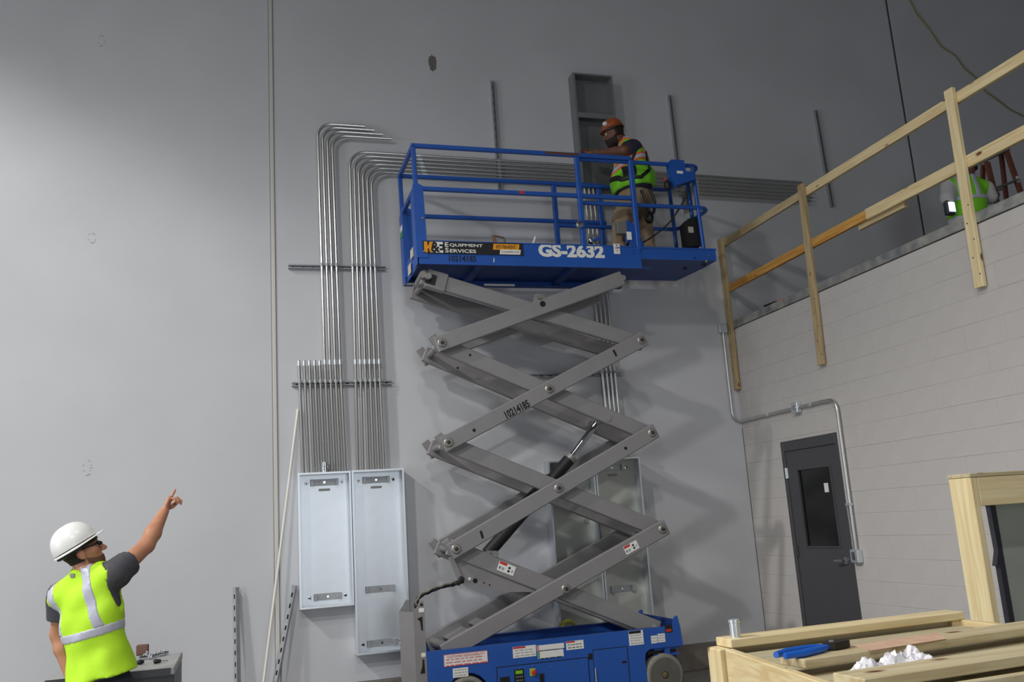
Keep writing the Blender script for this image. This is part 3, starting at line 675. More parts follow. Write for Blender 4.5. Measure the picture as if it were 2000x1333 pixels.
# warning decals and number on arms
def arm_decal(o, px, py, d, w, h, y):
    p = onf(px, py, y); d = d.normalized(); u = d.cross(AY)*-1
    if u.z < 0: u = -u
    q = MB().obox(p-AY*.002, d, AY, u, w/2, .0015, h/2).build('decal', white_m, o)
    MB().obox(p-AY*.004+u*(h*.36)-d*(w*.25), d, AY, u, w*.22, .0006, h*.13).obox(p-AY*.004, d, AY, u, .001, .0004, .001).build('red_header', red_m, o)
    b = MB()
    for du, dv, a_, b2 in ((-.38, -.15, .03, .14), (-.2, -.1, .08, .03), (-.2, -.25, .08, .03), (.16, .15, .06, .12), (.16, -.2, .06, .12), (.36, -.1, .02, .12)):
        b.obox(p-AY*.004+d*(w*du)+u*(h*dv), d, AY, u, w*a_, .0006, h*b2)
    b.build('print', ink_m, o)['kind'] = 'stuff'
arm_decal(in3[0], 989, 1111, in3[3], .165, .085, yi)
arm_decal(arms_near[3][0], 1233, 1070, arms_near[3][3], .15, .08, fy)
o, a, b, d = arms_near[1]
p = onf(990, 818); u = d.cross(AY)*-1
u = u if u.z > 0 else -u
lettering('10214185', o, ink_m, Vector((p.x, fy-.001, p.z))+u*-.005, .265, .075, d, u, .03, name='lettering')
# lower left foot of the near outer arm and cross plate between the lower arms
o, a, b, d = arms_near[3]
MB().obox(a+d*.2+AY*.36, d, AY, d.cross(AY), .1, .3, .006).obox(a+d*.42+AY*.36, d, AY, d.cross(AY), .05, .3, .006).build('foot_plate', arm_m, o)
B(MB().cyl((B0[0], YN+.05, B0[1]+.01), (B0[0], YF-.1, B0[1]+.01), .045, 16), 'foot_roller', pin_m)
# hydraulic cylinder
yc = 8.4
p0, p1, p2 = aty(952, 1082, yc), aty(1112, 898, yc), aty(1160, 832, yc)
hc = B(MB().cyl(p0, p1, .062, 20), 'cylinder_barrel', dark_m)
d = (p1-p0).normalized()
MB().cyl(p1-d*.01, p1+d*.035, .066, 20).build('gland', pin_m, hc)
MB().tube([p0+d*.25+Vector((-.07, -.04, .02)), p0+d*.5+Vector((-.085, -.04, .05)), p1-d*.25+Vector((-.07, -.04, .03))], .014, 8).build('hose', dark_m, hc)
B(MB().cyl(p1, p2+d*.05, .034, 16), 'cylinder_rod', chrome_m)
B(MB().cyl((p2+d*.05)-AY*.3, (p2+d*.05)+AY*.3, .03, 12), 'cross_tube', arm_m)
B(MB().cyl(p0-AY*.3, p0+AY*.3, .03, 12), 'cross_tube', arm_m)
# cable harness from the entry bracket to the arm
def sagline(P, n=14, jit=.006, seed=1):
    rnd = random.Random(seed); out = []
    for i in range(n+1):
        t = i/n*(len(P)-1); k = min(int(t), len(P)-2); f = t-k
        def cr_(a, b, c, d, f): return .5*((2*b)+(c-a)*f+(2*a-5*b+4*c-d)*f*f+(3*b-a-3*c+d)*f**3)
        g = lambda j: P[max(0, min(len(P)-1, j))]
        q = cr_(g(k-1), g(k), g(k+1), g(k+2), f); out.append(q+Vector((rnd.uniform(-jit, jit), rnd.uniform(-jit, jit), rnd.uniform(-jit, jit))))
    return out
P = [aty(812, 1185, 8.12), aty(818, 1168, 8.12), aty(838, 1156, 8.12), aty(865, 1146, 8.12), aty(890, 1140, 8.12), aty(905, 1136, 8.1)]
B(MB().tube(sagline(P, 16, .004, 1), .017, 8), 'cable', dark_m)
B(MB().tube(sagline([q+Vector((0, -.02, .016)) for q in P], 16, .008, 2), .010, 8), 'cable', mat('grey_cable', (120, 116, 108), .6))
B(MB().tube(sagline([q+Vector((0, .03, -.012)) for q in P], 16, .008, 3), .011, 8), 'cable', dark_m)
p = aty(899, 1134, 8.09); B(MB().obox(p, (.8, 0, .6), AY, (-.6, 0, .8), .035, .03, .018, .006).obox(p+Vector((-.03, 0, -.025)), (.9, 0, -.4), AY, (.4, 0, .9), .025, .025, .014, .004).cyl(p+Vector((.01, -.04, .02)), p+Vector((.01, .04, .02)), .014, 8), 'cable_clamp', dark_m)
# --- platform
px0, px1 = 1.605, 3.90
tz0, tz1 = 4.10, 4.335
tb = B(MB().box(px0, px1, YN, YN+.006, tz0, tz1).box(px0, px1, YN-.006, YN, tz1-.014, tz1, .003), 'toe_board', blue_m)
B(MB().box(px0, px1, YF-.006, YF, tz0, tz1-.05), 'toe_board', blue_m)
B(MB().box(px0, px0+.006, YN+.006, YF-.006, tz0, tz1-.03), 'toe_board', blue_m)
B(MB().box(px0+.006, px1, YN+.006, YF-.006, 4.17, 4.19), 'platform_floor', blue_d)
B(MB().box(px0, px1+.1, YN+.006, YN+.03, tz0, tz0+.02).box(px0, px1+.1, YF-.06, YF-.006, tz0, tz0+.02).box(2.2, 2.28, YN+.03, YF-.06, 4.13, 4.17).box(3.2, 3.28, YN+.03, YF-.06, 4.13, 4.17), 'platform_beam', blue_d)
p = aty(974, 553, YF-.07); B(MB().box(p.x-.16, p.x+.17, YF-.09, YF-.062, tz0+.002, tz0+.018), 'white_strip', white_m)
p = aty(798, 551, YF-.07); B(MB().box(p.x-.04, p.x+.06, YF-.09, YF-.062, tz0+.002, tz0+.018), 'white_strip', white_m)
# extension deck
ex0, ex1 = 3.8, 4.768
B(MB().box(ex0, ex1, YN+.012, YN+.018, 4.205, 4.335).box(ex0, ex1+.01, YN+.004, YN+.018, 4.318, 4.336, .003), 'extension_side', blue_m)
B(MB().box(ex0, ex1-.07, YF-.018, YF-.012, 4.205, 4.335).prism([(ex1-.07, YF-.018, 4.205), (ex1, YN+.25, 4.205), (ex1, YN+.018, 4.205), (ex1-.006, YN+.018, 4.205), (ex1-.006, YN+.25, 4.205), (ex1-.075, YF-.02, 4.205)], (0, 0, .13)), 'extension_side', blue_m)
B(MB().prism([(ex0, YN+.018, 4.207), (ex1-.006, YN+.018, 4.207), (ex1-.006, YN+.25, 4.207), (ex1-.075, YF-.02, 4.207), (ex0, YF-.02, 4.207)], (0, 0, .022)), 'extension_floor', blue_d)
for x, y in ((4.55, 8.3), (4.69, 8.15)): B(MB().cyl((x, y, 4.207), (x, y, 4.185), .02, 10), 'foot_stop', dark_m)
for px_, py_, m_ in ((1384, 500, pin_m), (1379, 511, mat('yellow_plate', (178, 186, 40), .5)), (1357, 504, ink_m)):
    p = aty(px_, py_, YN+.011); B(MB().cyl(p, p-AY*.006, .009, 8), 'bolt', m_)
# toe board lettering
y = YN
def face(px, py): return aty(px, py, YN)
a, b_, c_ = face(825, 471), face(1020.5, 475.5), face(826, 495)
zt_ = a.z; zb_ = c_.z
bn = MB().box(a.x, b_.x, YN-.0085, YN-.006, zb_, zt_).build('sign_panel', ink_m, SL)
yb_ = YN-.0086; Hs = zt_-zb_; Ls = b_.x-a.x
def sx(f): return a.x+Ls*f
def sz(f): return zb_+Hs*f
def flat(pts, d, m_, nm):   # flat print on the sign, corners as fractions of the sign face
    return MB().prism([(sx(u), yb_-d, sz(v)) for u, v in pts], (0, -.0004, 0)).build(nm, m_, bn)
def oval(cu_, cv_, ru, rv): return [(cu_+ru*math.cos(2*PI*i/16), cv_+rv*math.sin(2*PI*i/16)) for i in range(16)]
flat([(.012, .06), (.045, .06), (.045, .36), (.055, .44), (.068, .06), (.104, .06), (.082, .50), (.104, .94), (.068, .94), (.052, .60), (.045, .66), (.045, .94), (.012, .94)], .0002, orange_m, 'letter_k')
flat([(.122, .06), (.196, .06), (.196, .25), (.160, .25), (.160, .42), (.188, .42), (.188, .58), (.160, .58), (.160, .75), (.196, .75), (.196, .94), (.122, .94)], .0002, white_m, 'letter_e')
flat(oval(.107, .70, .016, .17), .0008, white_m, 'print'); flat(oval(.107, .29, .02, .18), .0008, white_m, 'print')
lettering('&', bn, ink_m, (sx(.078), yb_, sz(.08)), Ls*.088, Hs*.84, bold=.035, depth=.0022)
lettering('E', bn, white_m, (sx(.215), yb_, sz(.55)), Ls*.035, Hs*.38, bold=.02); lettering('QUIPMENT', bn, white_m, (sx(.26), yb_, sz(.55)), Ls*.33, Hs*.29, bold=.02)
lettering('S', bn, white_m, (sx(.215), yb_, sz(.09)), Ls*.035, Hs*.38, bold=.02); lettering('ERVICES', bn, white_m, (sx(.26), yb_, sz(.09)), Ls*.26, Hs*.29, bold=.02)
o = MB().prism([(sx(.69), yb_, sz(.42)), (sx(.955), yb_, sz(.42)), (sx(.965), yb_, sz(.92)), (sx(.70), yb_, sz(.92))], (0, -.0006, 0)).build('phone_field', orange_m, bn)
lettering('877-700-RENT', bn, ink_m, (sx(.725), yb_-.0006, sz(.52)), Ls*.2, Hs*.29, bold=.01, shear=.15)
o = MB().prism([(sx(.755), yb_-.0007, sz(.05)), (sx(.965), yb_-.0007, sz(.05)), (sx(.975), yb_-.0007, sz(.45)), (sx(.765), yb_-.0007, sz(.45))], (0, -.0006, 0)).build('web_field', white_m, bn)
lettering('KE-EQUIPMENT.COM', bn, ink_m, (sx(.775), yb_-.0014, sz(.16)), Ls*.18, Hs*.16, bold=.0)
p = face(877, 510); q = face(930, 512)
lettering('10214185', tb, ink_m, (p.x, YN-.0005, (p.z+q.z)/2-.003), q.x-p.x, .062, bold=.02)
p = face(1052, 500); q = face(1181, 501)
lettering('GS-2632', tb, white_m, (p.x, YN-.0005, p.z-.010), q.x-p.x, .142, bold=.05)
a, b_ = face(1197, 477), face(1211, 497)
pd = MB().box(a.x, b_.x, YN-.009, YN-.0065, b_.z, a.z).build('decal', white_m, SL)
for i, (u, v, m_) in enumerate(((.5, .85, blue_m), (.55, .6, blue_m), (.8, .62, blue_m), (.3, .6, orange_m), (.55, .35, orange_m))):
    MB().cyl((a.x+(b_.x-a.x)*u, YN-.009, b_.z+(a.z-b_.z)*v), (a.x+(b_.x-a.x)*u, YN-.0096, b_.z+(a.z-b_.z)*v), .009, 8).build('dot', m_, pd)
p = face(964, 508); B(MB().bar((p.x, YN-.001, p.z-.025), (p.x+.006, YN-.001, p.z+.018), .002, .008, (1, 0, 0)), 'paint_scratch', white_m)
# left end: posts, gate, plates
RT, RM = 5.30, 4.86
tw = .042
def tubebar(p, q, name='rail', m_=blue_m, w=tw, up=(0, 0, 1)): return B(MB().bar(p, q, w, w, up, .007), name, m_)
xl_ = 1.60
yn, yf = YN+.02, YF-.02
tubebar((xl_+.02, yn, 4.3), (xl_, yn, RT), 'rail_post', up=(1, 0, 0))
tubebar((xl_+.02, yf, 4.3), (xl_, yf, RT), 'rail_post', up=(1, 0, 0))
tubebar((xl_-.021, yn, RT), (3.9, yn, RT)); tubebar((xl_-.021, yf, RT), (3.9, yf, RT))
tubebar((xl_+.03, yn, RM), (3.9, yn, RM)); tubebar((xl_+.03, yf, RM), (3.9, yf, RM))
tubebar((xl_, yn+.02, RT), (xl_, yf-.02, RT)); tubebar((xl_, yn+.1, RM), (xl_, yf-.02, RM))
rm_ = mat('rusty_wear', (92, 58, 44), .7)
for (pa, pb, z, nm) in ((1063, 1128, RT, 'rust_patch'), (1007, 1017, RM, 'red_scrape')):
    xa, xb = aty(pa, 295, yn).x, aty(pb, 295, yn).x; B(MB().box(xa, xb, yn-.0222, yn-.0205, z-.012, z+.015), nm, rm_ if nm == 'rust_patch' else red_m)
# tall folded-sheet end posts
def endpost(y0, y1, z1, nm='end_post'):
    return B(MB().prism([(px0-.012, y0, 4.16), (px0+.085, y0, 4.16), (px0+.07, y0, z1-.02), (px0+.03, y0, z1), (px0-.02, y0, z1)], (0, .006, 0)).prism([(px0-.012, y0+.006, 4.10), (px0-.012, y1, 4.10), (px0-.02, y1, z1-.06), (px0-.02, y0+.006, z1)], (-.006, 0, 0)), nm, blue_m, sharp=20)
ep = endpost(YN-.008, YN+.16, 4.90); endpost(YF-.16, YF-.0, 4.90)
for z in (4.22, 4.55): MB().cyl((px0+.05, YN-.008, z), (px0+.05, YN-.016, z), .011, 8).build('bolt', pin_m, ep)
p = aty(785, 462, YF-.1); MB().box(px0-.028, px0-.02, YF-.14, YF-.03, 4.66, 4.72).build('white_tag', white_m, ep); MB().box(px0-.028, px0-.02, YF-.14, YF-.03, 4.6, 4.655).build('green_tag', green_m, ep)
B(MB().box(px0-.016, px0-.012, YN+.2, YN+.34, 4.24, 4.33).box(px0-.016, px0-.012, YN+.35, YN+.5, 4.12, 4.22), 'decal', mat('cream_print', (206, 196, 170), .6))
# gate and mid posts
for (px_, py0_, py1_, yy, nm) in ((1125, 300, 472, YN+.02, 'rail_post'), (1231, 318, 482, YN+.02, 'rail_post'), (1080, 355, 475, YF-.02, 'rail_post'), (1168, 362, 475, YF-.02, 'rail_post')):
    x = aty(px_, py0_, yy).x; tubebar((x, yy-.002, 4.3), (x, yy-.002, RT-.022), nm, w=.05, up=(1, 0, 0))
# extension rails: rounded front ends
def uprail(z, name='rail', r=.022, xe=4.70, x0=3.32):
    R = .11; y0, y1 = YN+.055, YF-.055
    pts = [(x0, y0, z), (xe-R, y0, z)]+arc((xe-R, y0+R, z), (0, -R, 0), (R, 0, 0), 0, PI/2, 6)[1:]+arc((xe-R, y1-R, z), (R, 0, 0), (0, R, 0), 0, PI/2, 6)+[(x0, y1, z)]
    return B(MB().tube(pts, r, 10), name, blue_m)
uprail(5.275, xe=4.72); uprail(4.80, xe=4.78); 
xq = 4.66
for yy in (YN+.055, YN+.20): tubebar((xq, yy, 4.3), (xq-.03, yy, 5.26), 'rail_post', w=.036, up=(1, 0, 0))
tubebar((4.68, YF-.14, 4.3), (4.66, YF-.14, 5.26), 'rail_post', w=.036, up=(1, 0, 0))
B(MB().prism([aty(1228, 432, YN+.03), aty(1240, 440, YN+.03), aty(1262, 486, YN+.03), aty(1240, 496, YN-.004), aty(1233, 496, YN-.004)], (0, .012, 0)), 'gusset', blue_m)
a = aty(1203, 433, YN+.05); b_ = aty(1224, 458, YN+.05)
ob = B(MB().box(a.x, b_.x, YN+.03, YN+.09, b_.z, a.z, .004), 'outlet_box', mat('grey_box', (118, 116, 112), .5, .2))
B(MB().box(b_.x, b_.x+.02, YN+.03, YN+.1, b_.z-.09, a.z+.01), 'outlet_bracket', blue_m)
a = aty(1223, 453, YN-.0); b_ = aty(1234, 469, YN)
B(MB().box(a.x, b_.x, YN-.004, YN-.001, b_.z, a.z), 'decal', white_m)
p = aty(1132, 440, YN-.0); B(MB().lathe(p-AY*.04, (-.3, 1, 0), [(.02, 0), (.034, .004), (.04, .02), (.03, .05), (.02, .06)], 16), 'gate_knob', chrome_m)
p = aty(1153, 470, YN+.05); B(MB().sph(p, (.03, .03, .04), 12, 8), 'gate_latch', chrome_m); B(MB().bar(p+Vector((.03, 0, 0)), p+Vector((.12, 0, .04)), .02, .03, AZ, .004), 'latch_bar', blue_m)
# control box on the extension rail
a = aty(1308, 318, YN+.02); b_ = aty(1345, 352, YN+.02); c_ = aty(1310, 372, YN+.02)
cb = B(MB().prism([(a.x, YN-.02, a.z+.02), (a.x+.15, YN-.02, a.z+.02), (a.x+.16, YN-.02, a.z-.1), (a.x+.27, YN-.02, a.z-.11), (a.x+.26, YN-.02, a.z-.19), (a.x+.02, YN-.02, a.z-.27), (a.x-.01, YN-.02, a.z-.16), (a.x+.005, YN-.02, a.z-.12)], (0, .13, 0)), 'control_box', blue_m, sharp=20)
MB().box(a.x+.05, a.x+.12, YN-.0225, YN-.02, a.z-.135, a.z-.105).build('decal', white_m, cb)
p = aty(1305, 362, YN+.03); MB().sph(p+Vector((-.01, 0, 0)), (.035, .035, .06), 12, 9).build('joystick_boot', dark_m, cb)
MB().cyl(p+Vector((-.02, 0, .05)), p+Vector((-.035, 0, .085)), .01, 8).build('red_trigger', red_m, cb)
q = [aty(1352, 362, YN+.1), aty(1362, 348, YN+.1), aty(1367, 396, YN+.1), aty(1358, 404, YN+.1)]
B(MB().prism(q, (0, .05, 0)), 'manual_tube', mat('clear_plastic', (168, 168, 162), .3))
q = [aty(1331, 374, YN+.25), aty(1353, 364, YN+.25), aty(1356, 408, YN+.25), aty(1337, 420, YN+.25)]
B(MB().prism(q, (0, .01, 0)), 'notice_board', mat('grey_notice', (140, 134, 130), .6))
q = [aty(1337, 436, YN+.1), aty(1345, 427, YN+.1), aty(1369, 424, YN+.1), aty(1374, 478, YN+.1), aty(1343, 482, YN+.1)]
mb_ = B(MB().prism(q, (0, .12, 0)), 'manual_box', dark_m)
a = aty(1344, 443, YN+.095); b_ = aty(1355, 455, YN+.095); MB().box(a.x, b_.x, YN+.094, YN+.0995, b_.z, a.z).build('decal', mat('grey_print', (170, 166, 160), .6), mb_)
# coiled control cable
P = [aty(1253, 476, YN+.1), aty(1275, 462, YN+.1), aty(1297, 445, YN+.1), aty(1315, 425, YN+.1), aty(1332, 398, YN+.1), aty(1345, 372, YN+.1)]
ln = sagline(P, 150, 0); pts = []
for i, q in enumerate(ln):
    t = i*1.35; r = .019; pts.append(q+Vector((r*math.cos(t)*.7, r*math.sin(t), r*math.cos(t)*.7)))
B(MB().tube(pts, .0068, 5), 'coiled_cable', dark_m)
# loose bits on the platform
p = aty(968, 476, 8.2); q = aty(963, 460, 8.2); r_ = aty(985, 465, 8.2); r2 = aty(986, 476, 8.2)
MB().bar(p, q, .03, .03, (1, 0, 0), .004).bar(q, r_, .02, .012, AZ, .003).bar(r_, r2, .018, .018, (1, 0, 0), .003).single('wooden_bracket', mat('old_wood', (128, 98, 70), .7), 'small brown wooden bracket standing on the lift platform by the sign', 'bracket')
p = aty(1036, 478, 8.2); q = aty(1046, 463, 8.2)
t = MB().cyl(p-AZ*.06, q, .012, 8).single('screwdriver', white_m, 'pale tool handle with a dark tip sticking up from the lift platform', 'tool')

# ------------------------------------------------------------------ timber crate in the foreground
CZ = 1.2
cr_t = thing('wooden_crate', 'long pale pine crate with a slatted lid in the right foreground', 'crate', (2.1, 2.6, 0))
def board(c4, z1, th, name, m_, parent=cr_t):
    """flat board from its four top corners (x, y)"""
    return MB().prism([(x, y, z1-th) for x, y in c4], (0, 0, th)).build(name, m_, parent)
def slat(p, q, w, z1, th, name, m_):
    """board lying flat: back edge p->q, w towards the camera"""
    p = Vector((*p, 0)); q = Vector((*q, 0)); d = (q-p).normalized(); n = Vector((d.y, -d.x, 0))
    c = (p+q)/2+n*w/2; c.z = z1-th/2
    return MB().obox(c, d, n, AZ, (q-p).length/2, w/2, th/2, .003).build(name, m_, cr_t)
slat((1.638, 3.055), (2.69, 3.098), .1, CZ, .03, 'lid_slat', pine[0])
slat((1.575, 2.545), (2.75, 2.66), .115, CZ, .026, 'lid_slat', pineg[0])
sl3 = slat((1.535, 2.228), (2.72, 2.30), .125, CZ-.004, .03, 'lid_slat', pineg[0])
board([(1.652, 2.95), (2.665, 3.0), (2.63, 2.12), (1.526, 2.1)], CZ-.050, .012, 'lid_panel', ply_m)
p, q = Vector((1.632, 2.955, CZ-.03-.065)), Vector((1.492, 2.03, CZ-.03-.065))
MB().bar(p, q, .03, .13, AZ, .003).build('end_rail', pine[1], cr_t)
MB().bar(p-AZ*.62, q-AZ*.62, .03, .1, AZ, .003).build('end_rail', pine[1], cr_t)
MB().bar(p+Vector((.025, .03, -.5)), q+Vector((.025, 0, -.5)), .012, .86, AZ).build('end_panel', ply_m, cr_t)
for x, y in ((1.622, 3.01), (2.66, 3.05), (1.475, 2.06), (2.64, 2.1)):
    MB().box(x-.022, x+.022, y-.045, y+.045, 0, CZ-.031, .003).build('corner_post', pine[2], cr_t)
MB().bar((1.51, 2.075, CZ-.11), (2.66, 2.118, CZ-.11), .025, .14, AZ, .003).build('front_rail', pineg[0], cr_t)
MB().bar((1.51, 2.10, .62), (2.66, 2.14, .62), .012, .9, AZ).build('front_panel', ply_m, cr_t)
MB().bar((1.63, 3.03, .62), (2.66, 3.07, .62), .012, 1.0, AZ).build('back_panel', ply_m, cr_t)
MB().bar((2.69, 3.06, CZ-.09), (2.66, 2.1, CZ-.09), .03, .12, AZ, .003).build('end_rail', pine[1], cr_t)
MB().bar((2.68, 3.04, .6), (2.65, 2.12, .6), .012, .9, AZ).build('end_panel', ply_m, cr_t)
q4 = [atz(a, b, CZ+.0003) for a, b in ((1660, 1262), (1835, 1236), (1848, 1249), (1700, 1272))]
MB().prism(q4, (0, 0, .0006)).build('red_paint_smear', mat('pink_smear', (214, 168, 148), .7, var=.1, scale=25, rgb2=(206, 178, 146)), cr_t)
c = atz(1437, 1246, CZ)
cpn = MB().lathe((c.x+.0, c.y-.0, CZ), (0, 0, 1), [(.0185, 0), (.0185, .052), (.0205, .053), (.0205, .062), (.017, .062), (.017, .03)], 16).single('conduit_coupling', galv_m, 'short shiny metal tube standing on the back corner of the crate', 'coupling')
MB().cyl((c.x+.02, c.y, CZ+.056), (c.x+.026, c.y, CZ+.056), .004, 8).build('set_screw', chrome_m, cpn)
# cable cutter with blue handles
a = atz(1524, 1281, CZ+.012); b_ = atz(1612, 1264, CZ+.012); e_ = atz(1656, 1257, CZ+.012)
ct = thing('cable_cutter', 'cable cutter with blue grips and a dark jaw on the crate lid', 'tool', (b_.x, b_.y, CZ))
d = (b_-a).normalized(); n = AZ.cross(d)
for sg in (-1, 1):
    P = [a+n*(sg*.017), a+(b_-a)*.3+n*(sg*.03), a+(b_-a)*.75+n*(sg*.02), b_+n*(sg*.008)]
    MB().tube(P, [.0095, .0115, .0115, .008], 10).build('grip', mat('blue_grip', (22, 92, 190), .4), ct)
jd = (e_-b_).normalized(); jn = AZ.cross(jd); L = (e_-b_).length
J = [(0, -.012), (.15, -.026), (.5, -.024), (.9, -.018), (1., -.006), (1., .02), (.7, .024), (.35, .03), (0, .012)]
MB().prism([b_+jd*(L*u)+jn*v-AZ*.008 for u, v in J], (0, 0, .02)).build('jaw', mat('dark_jaw', (52, 48, 46), .5, .5), ct)
MB().cyl(b_+jd*L*.3+AZ*.012, b_+jd*L*.3+AZ*.016, .009, 12).build('pivot', pin_m, ct)
# crumpled white wrap
def crumple(c, rx, ry, h, seed):
    rnd = np.random.RandomState(seed); n = 30; vs = []; fs = []
    for i in range(n+1):
        for j in range(n+1):
            u, v = i/n*2-1, j/n*2-1; rr = math.sqrt(u*u+v*v)
            wob = .75+.25*math.sin(3*math.atan2(v, u)+seed); fall = max(0, 1-(rr/wob)**2)
            z = h*fall*(.55+.5*rnd.rand()+.4*math.sin(7*u+3*v+seed))+.002
            k = .5 if rr > wob else 1
            vs.append((c[0]+rx*u*(1 if rr <= wob else wob/rr)+rnd.uniform(-.004, .004), c[1]+ry*v*(1 if rr <= wob else wob/rr)+rnd.uniform(-.003, .003), c[2]+max(.001, z)))
    for i in range(n):
        for j in range(n): a = i*(n+1)+j; fs.append((a, a+1, a+n+2, a+n+1))
    return MB().add(vs, fs)
zp = CZ-.050
c1 = atz(1655, 1300, zp+.01); c2 = atz(1735, 1288, zp+.01)
w1 = crumple((c1.x-.01, 2.345, zp), .16, .075, .040, 3); w2 = crumple((c2.x-.02, 2.375, zp), .13, .07, .055, 5); w1.add(w2.v, w2.f)
w1.single('plastic_wrap', mat('white_film', (236, 234, 240), .35, bump=.3, bscale=60), 'crumpled white plastic wrap lying between the lid slats of the crate', 'wrap', sharp=25)
MB().bar((1.65, 3.0, CZ-.095), (2.64, 3.04, CZ-.095), .025, .125, AZ, .003).build('back_rail', pineg[0], cr_t)
# upright pine frame behind the crate with a wrapped grey sheet
x0, y0 = 3.301, 3.5
ft = thing('pine_frame', 'upright pine frame standing behind the crate at the right edge', 'frame', (x0, y0, 0))
zt_ = 1.742
MB().box(x0, x0+.038, y0, y0+.14, 0, zt_-.02, .003).build('post', pine[2], ft)
MB().box(x0+1.15, x0+1.188, y0, y0+.14, 0, zt_-.02, .003).build('post', pine[2], ft)
MB().box(x0+.04, x0+1.148, y0, y0+.038, zt_-.155, zt_-.02, .003).build('top_rail', pine[0], ft)
MB().box(x0-.002, x0+1.19, y0-.002, y0+.142, zt_-.019, zt_, .003).build('top_board', pineg[0], ft)
MB().box(x0+.04, x0+1.148, y0, y0+.038, .05, .18, .003).build('bottom_rail', pine[0], ft)
px_, py_ = 3.572, 3.72
gt = thing('wrapped_glass_sheet', 'dark edged greenish grey sheet standing inside the pine frame', 'sheet', (px_+.5, py_, 0))
MB().box(px_+.06, px_+1.1, py_-.006, py_+.006, .02, 1.68).build('sheet', mat('grey_green_sheet', (158, 164, 154), .45, var=.08, scale=3), gt)
MB().prism([(px_+.02, py_-.012, .02), (px_+.055, py_-.012, .02), (px_+.05, py_-.012, 1.7), (px_-.015, py_-.012, 1.7), (px_-.015, py_-.012, 1.60), (px_+.02, py_-.012, 1.58), (px_+.025, py_-.012, 1.36), (px_-.0, py_-.012, 1.29), (px_+.02, py_-.012, 1.285)], (0, .03, 0)).build('dark_edge', mat('dark_edge', (48, 48, 56), .45, var=.1), gt)
MB().box(px_+.07, px_+1.1, py_-.012, py_+.015, 1.6, 1.7).build('dark_edge', mat('dark_edge', (48, 48, 56)), gt)
# ------------------------------------------------------------------ grey job box at the lower left with fittings on it
bx0, bx1, by0, by1, bz = -1.19, -.435, 6.6, 7.42, .87
jb = thing('job_box', 'grey steel job box behind the man in the white hard hat', 'box', (-.8, 7.0, 0))
MB().box(bx0, bx1, by0+.02, by1, .1, bz-.02, .004).build('body', mat('dark_grey_steel', (70, 72, 76), .45, .2), jb)
MB().box(bx0-.012, bx1+.004, by0, by1+.01, bz-.05, bz, .006).build('lid', mat('grey_steel_lid', (172, 172, 170), .5, .2), jb)
MB().box(bx0-.012, bx1-.02, by0-.004, by0, bz-.05, bz-.004).build('front_lip', mat('dark_grey_steel', (84, 86, 90)), jb)
for x in (bx0+.06, bx1-.06): MB().box(x-.05, x+.05, by0+.06, by1-.06, 0, .1).build('skid', dark_m, jb)
MB().lathe((bx1-.07, by0+.019, bz-.12), (0, -1, 0), [(.012, 0), (.012, .006), (.006, .01)], 10).build('rivet', chrome_m, jb)
p = atz(150, 1312, bz); MB().prism([p+Vector((-.09, -.02, .001)), p+Vector((.12, -.03, .001)), p+Vector((.1, .12, .001))], (0, 0, .002)).single('paper_scrap', mat('yellow_paper', (222, 222, 150), .7), 'yellowish paper corner on the job box left of the worker', 'paper')
p = atz(284, 1279, bz); MB().box(p.x-.06, p.x+.025, p.y-.06, p.y+.0, bz, bz+.075, .006).single('brown_carton', mat('brown_card', (112, 80, 72), .7), 'small brown carton on the job box behind the fittings', 'carton')
for i, (a, b_, ln, ang) in enumerate(((281, 1290, .06, .3), (287, 1284, .05, 1.4), (293, 1289, .055, 2.2), (302, 1286, .06, .8), (313, 1283, .06, 2.6), (322, 1281, .05, .2))):
    p = atz(a, b_, bz); d = Vector((math.cos(ang), math.sin(ang)*.6, 0)).normalized(); q = p+AZ*.017
    t = MB().lathe(q-d*ln/2, d, [(.013, 0), (.013, ln*.4), (.0165, ln*.42), (.0165, ln*.62), (.012, ln*.64), (.012, ln)], 10).single('conduit_fitting', chrome_m, ['shiny fitting nearest the worker on the job box', 'shiny fitting in front of the brown carton', 'shiny fitting just right of the brown carton', 'shiny fitting in the middle above the black tool', 'shiny fitting right of the middle one, crosswise', 'rightmost shiny fitting on the job box'][i], 'fitting', 'loose fittings on the job box')
    MB().cyl(q+AZ*.014, q+AZ*.026, .004, 6).build('set_screw', chrome_m, t)
p = atz(300, 1298, bz); q = atz(316, 1296, bz)
t = MB().tube([p+AZ*.014, p+(q-p)*.3+AZ*.016, p+(q-p)*.9+AZ*.015], [.012, .016, .011], 10).single('hand_tool', dark_m, 'black handled tool lying in front of the shiny fittings', 'tool')
MB().cyl(q+AZ*.014, q+(q-p).normalized()*.04+AZ*.012, .004, 8).build('tip', pin_m, t)
p = atz(273, 1299, bz); MB().sph(p+AZ*.016, (.03, .02, .016), 10, 7).single('tape_roll', dark_m, 'small black lump on the job box beside the worker', 'tape')
# yellow hose coil behind the lift
hp = MB()
for k in range(4): hp.tube([(3.13+(.12+.015*k)*math.cos(t_), 8.85+.012*k, .335+(.31+.004*k)*math.sin(t_)) for t_ in [2*PI*i/40 for i in range(40)]], .012, 7, closed=True)
hp.single('yellow_hose_coil', mat('yellow_hose', (150, 146, 50), .5), 'coil of yellow hose behind the lift chassis', 'hose')

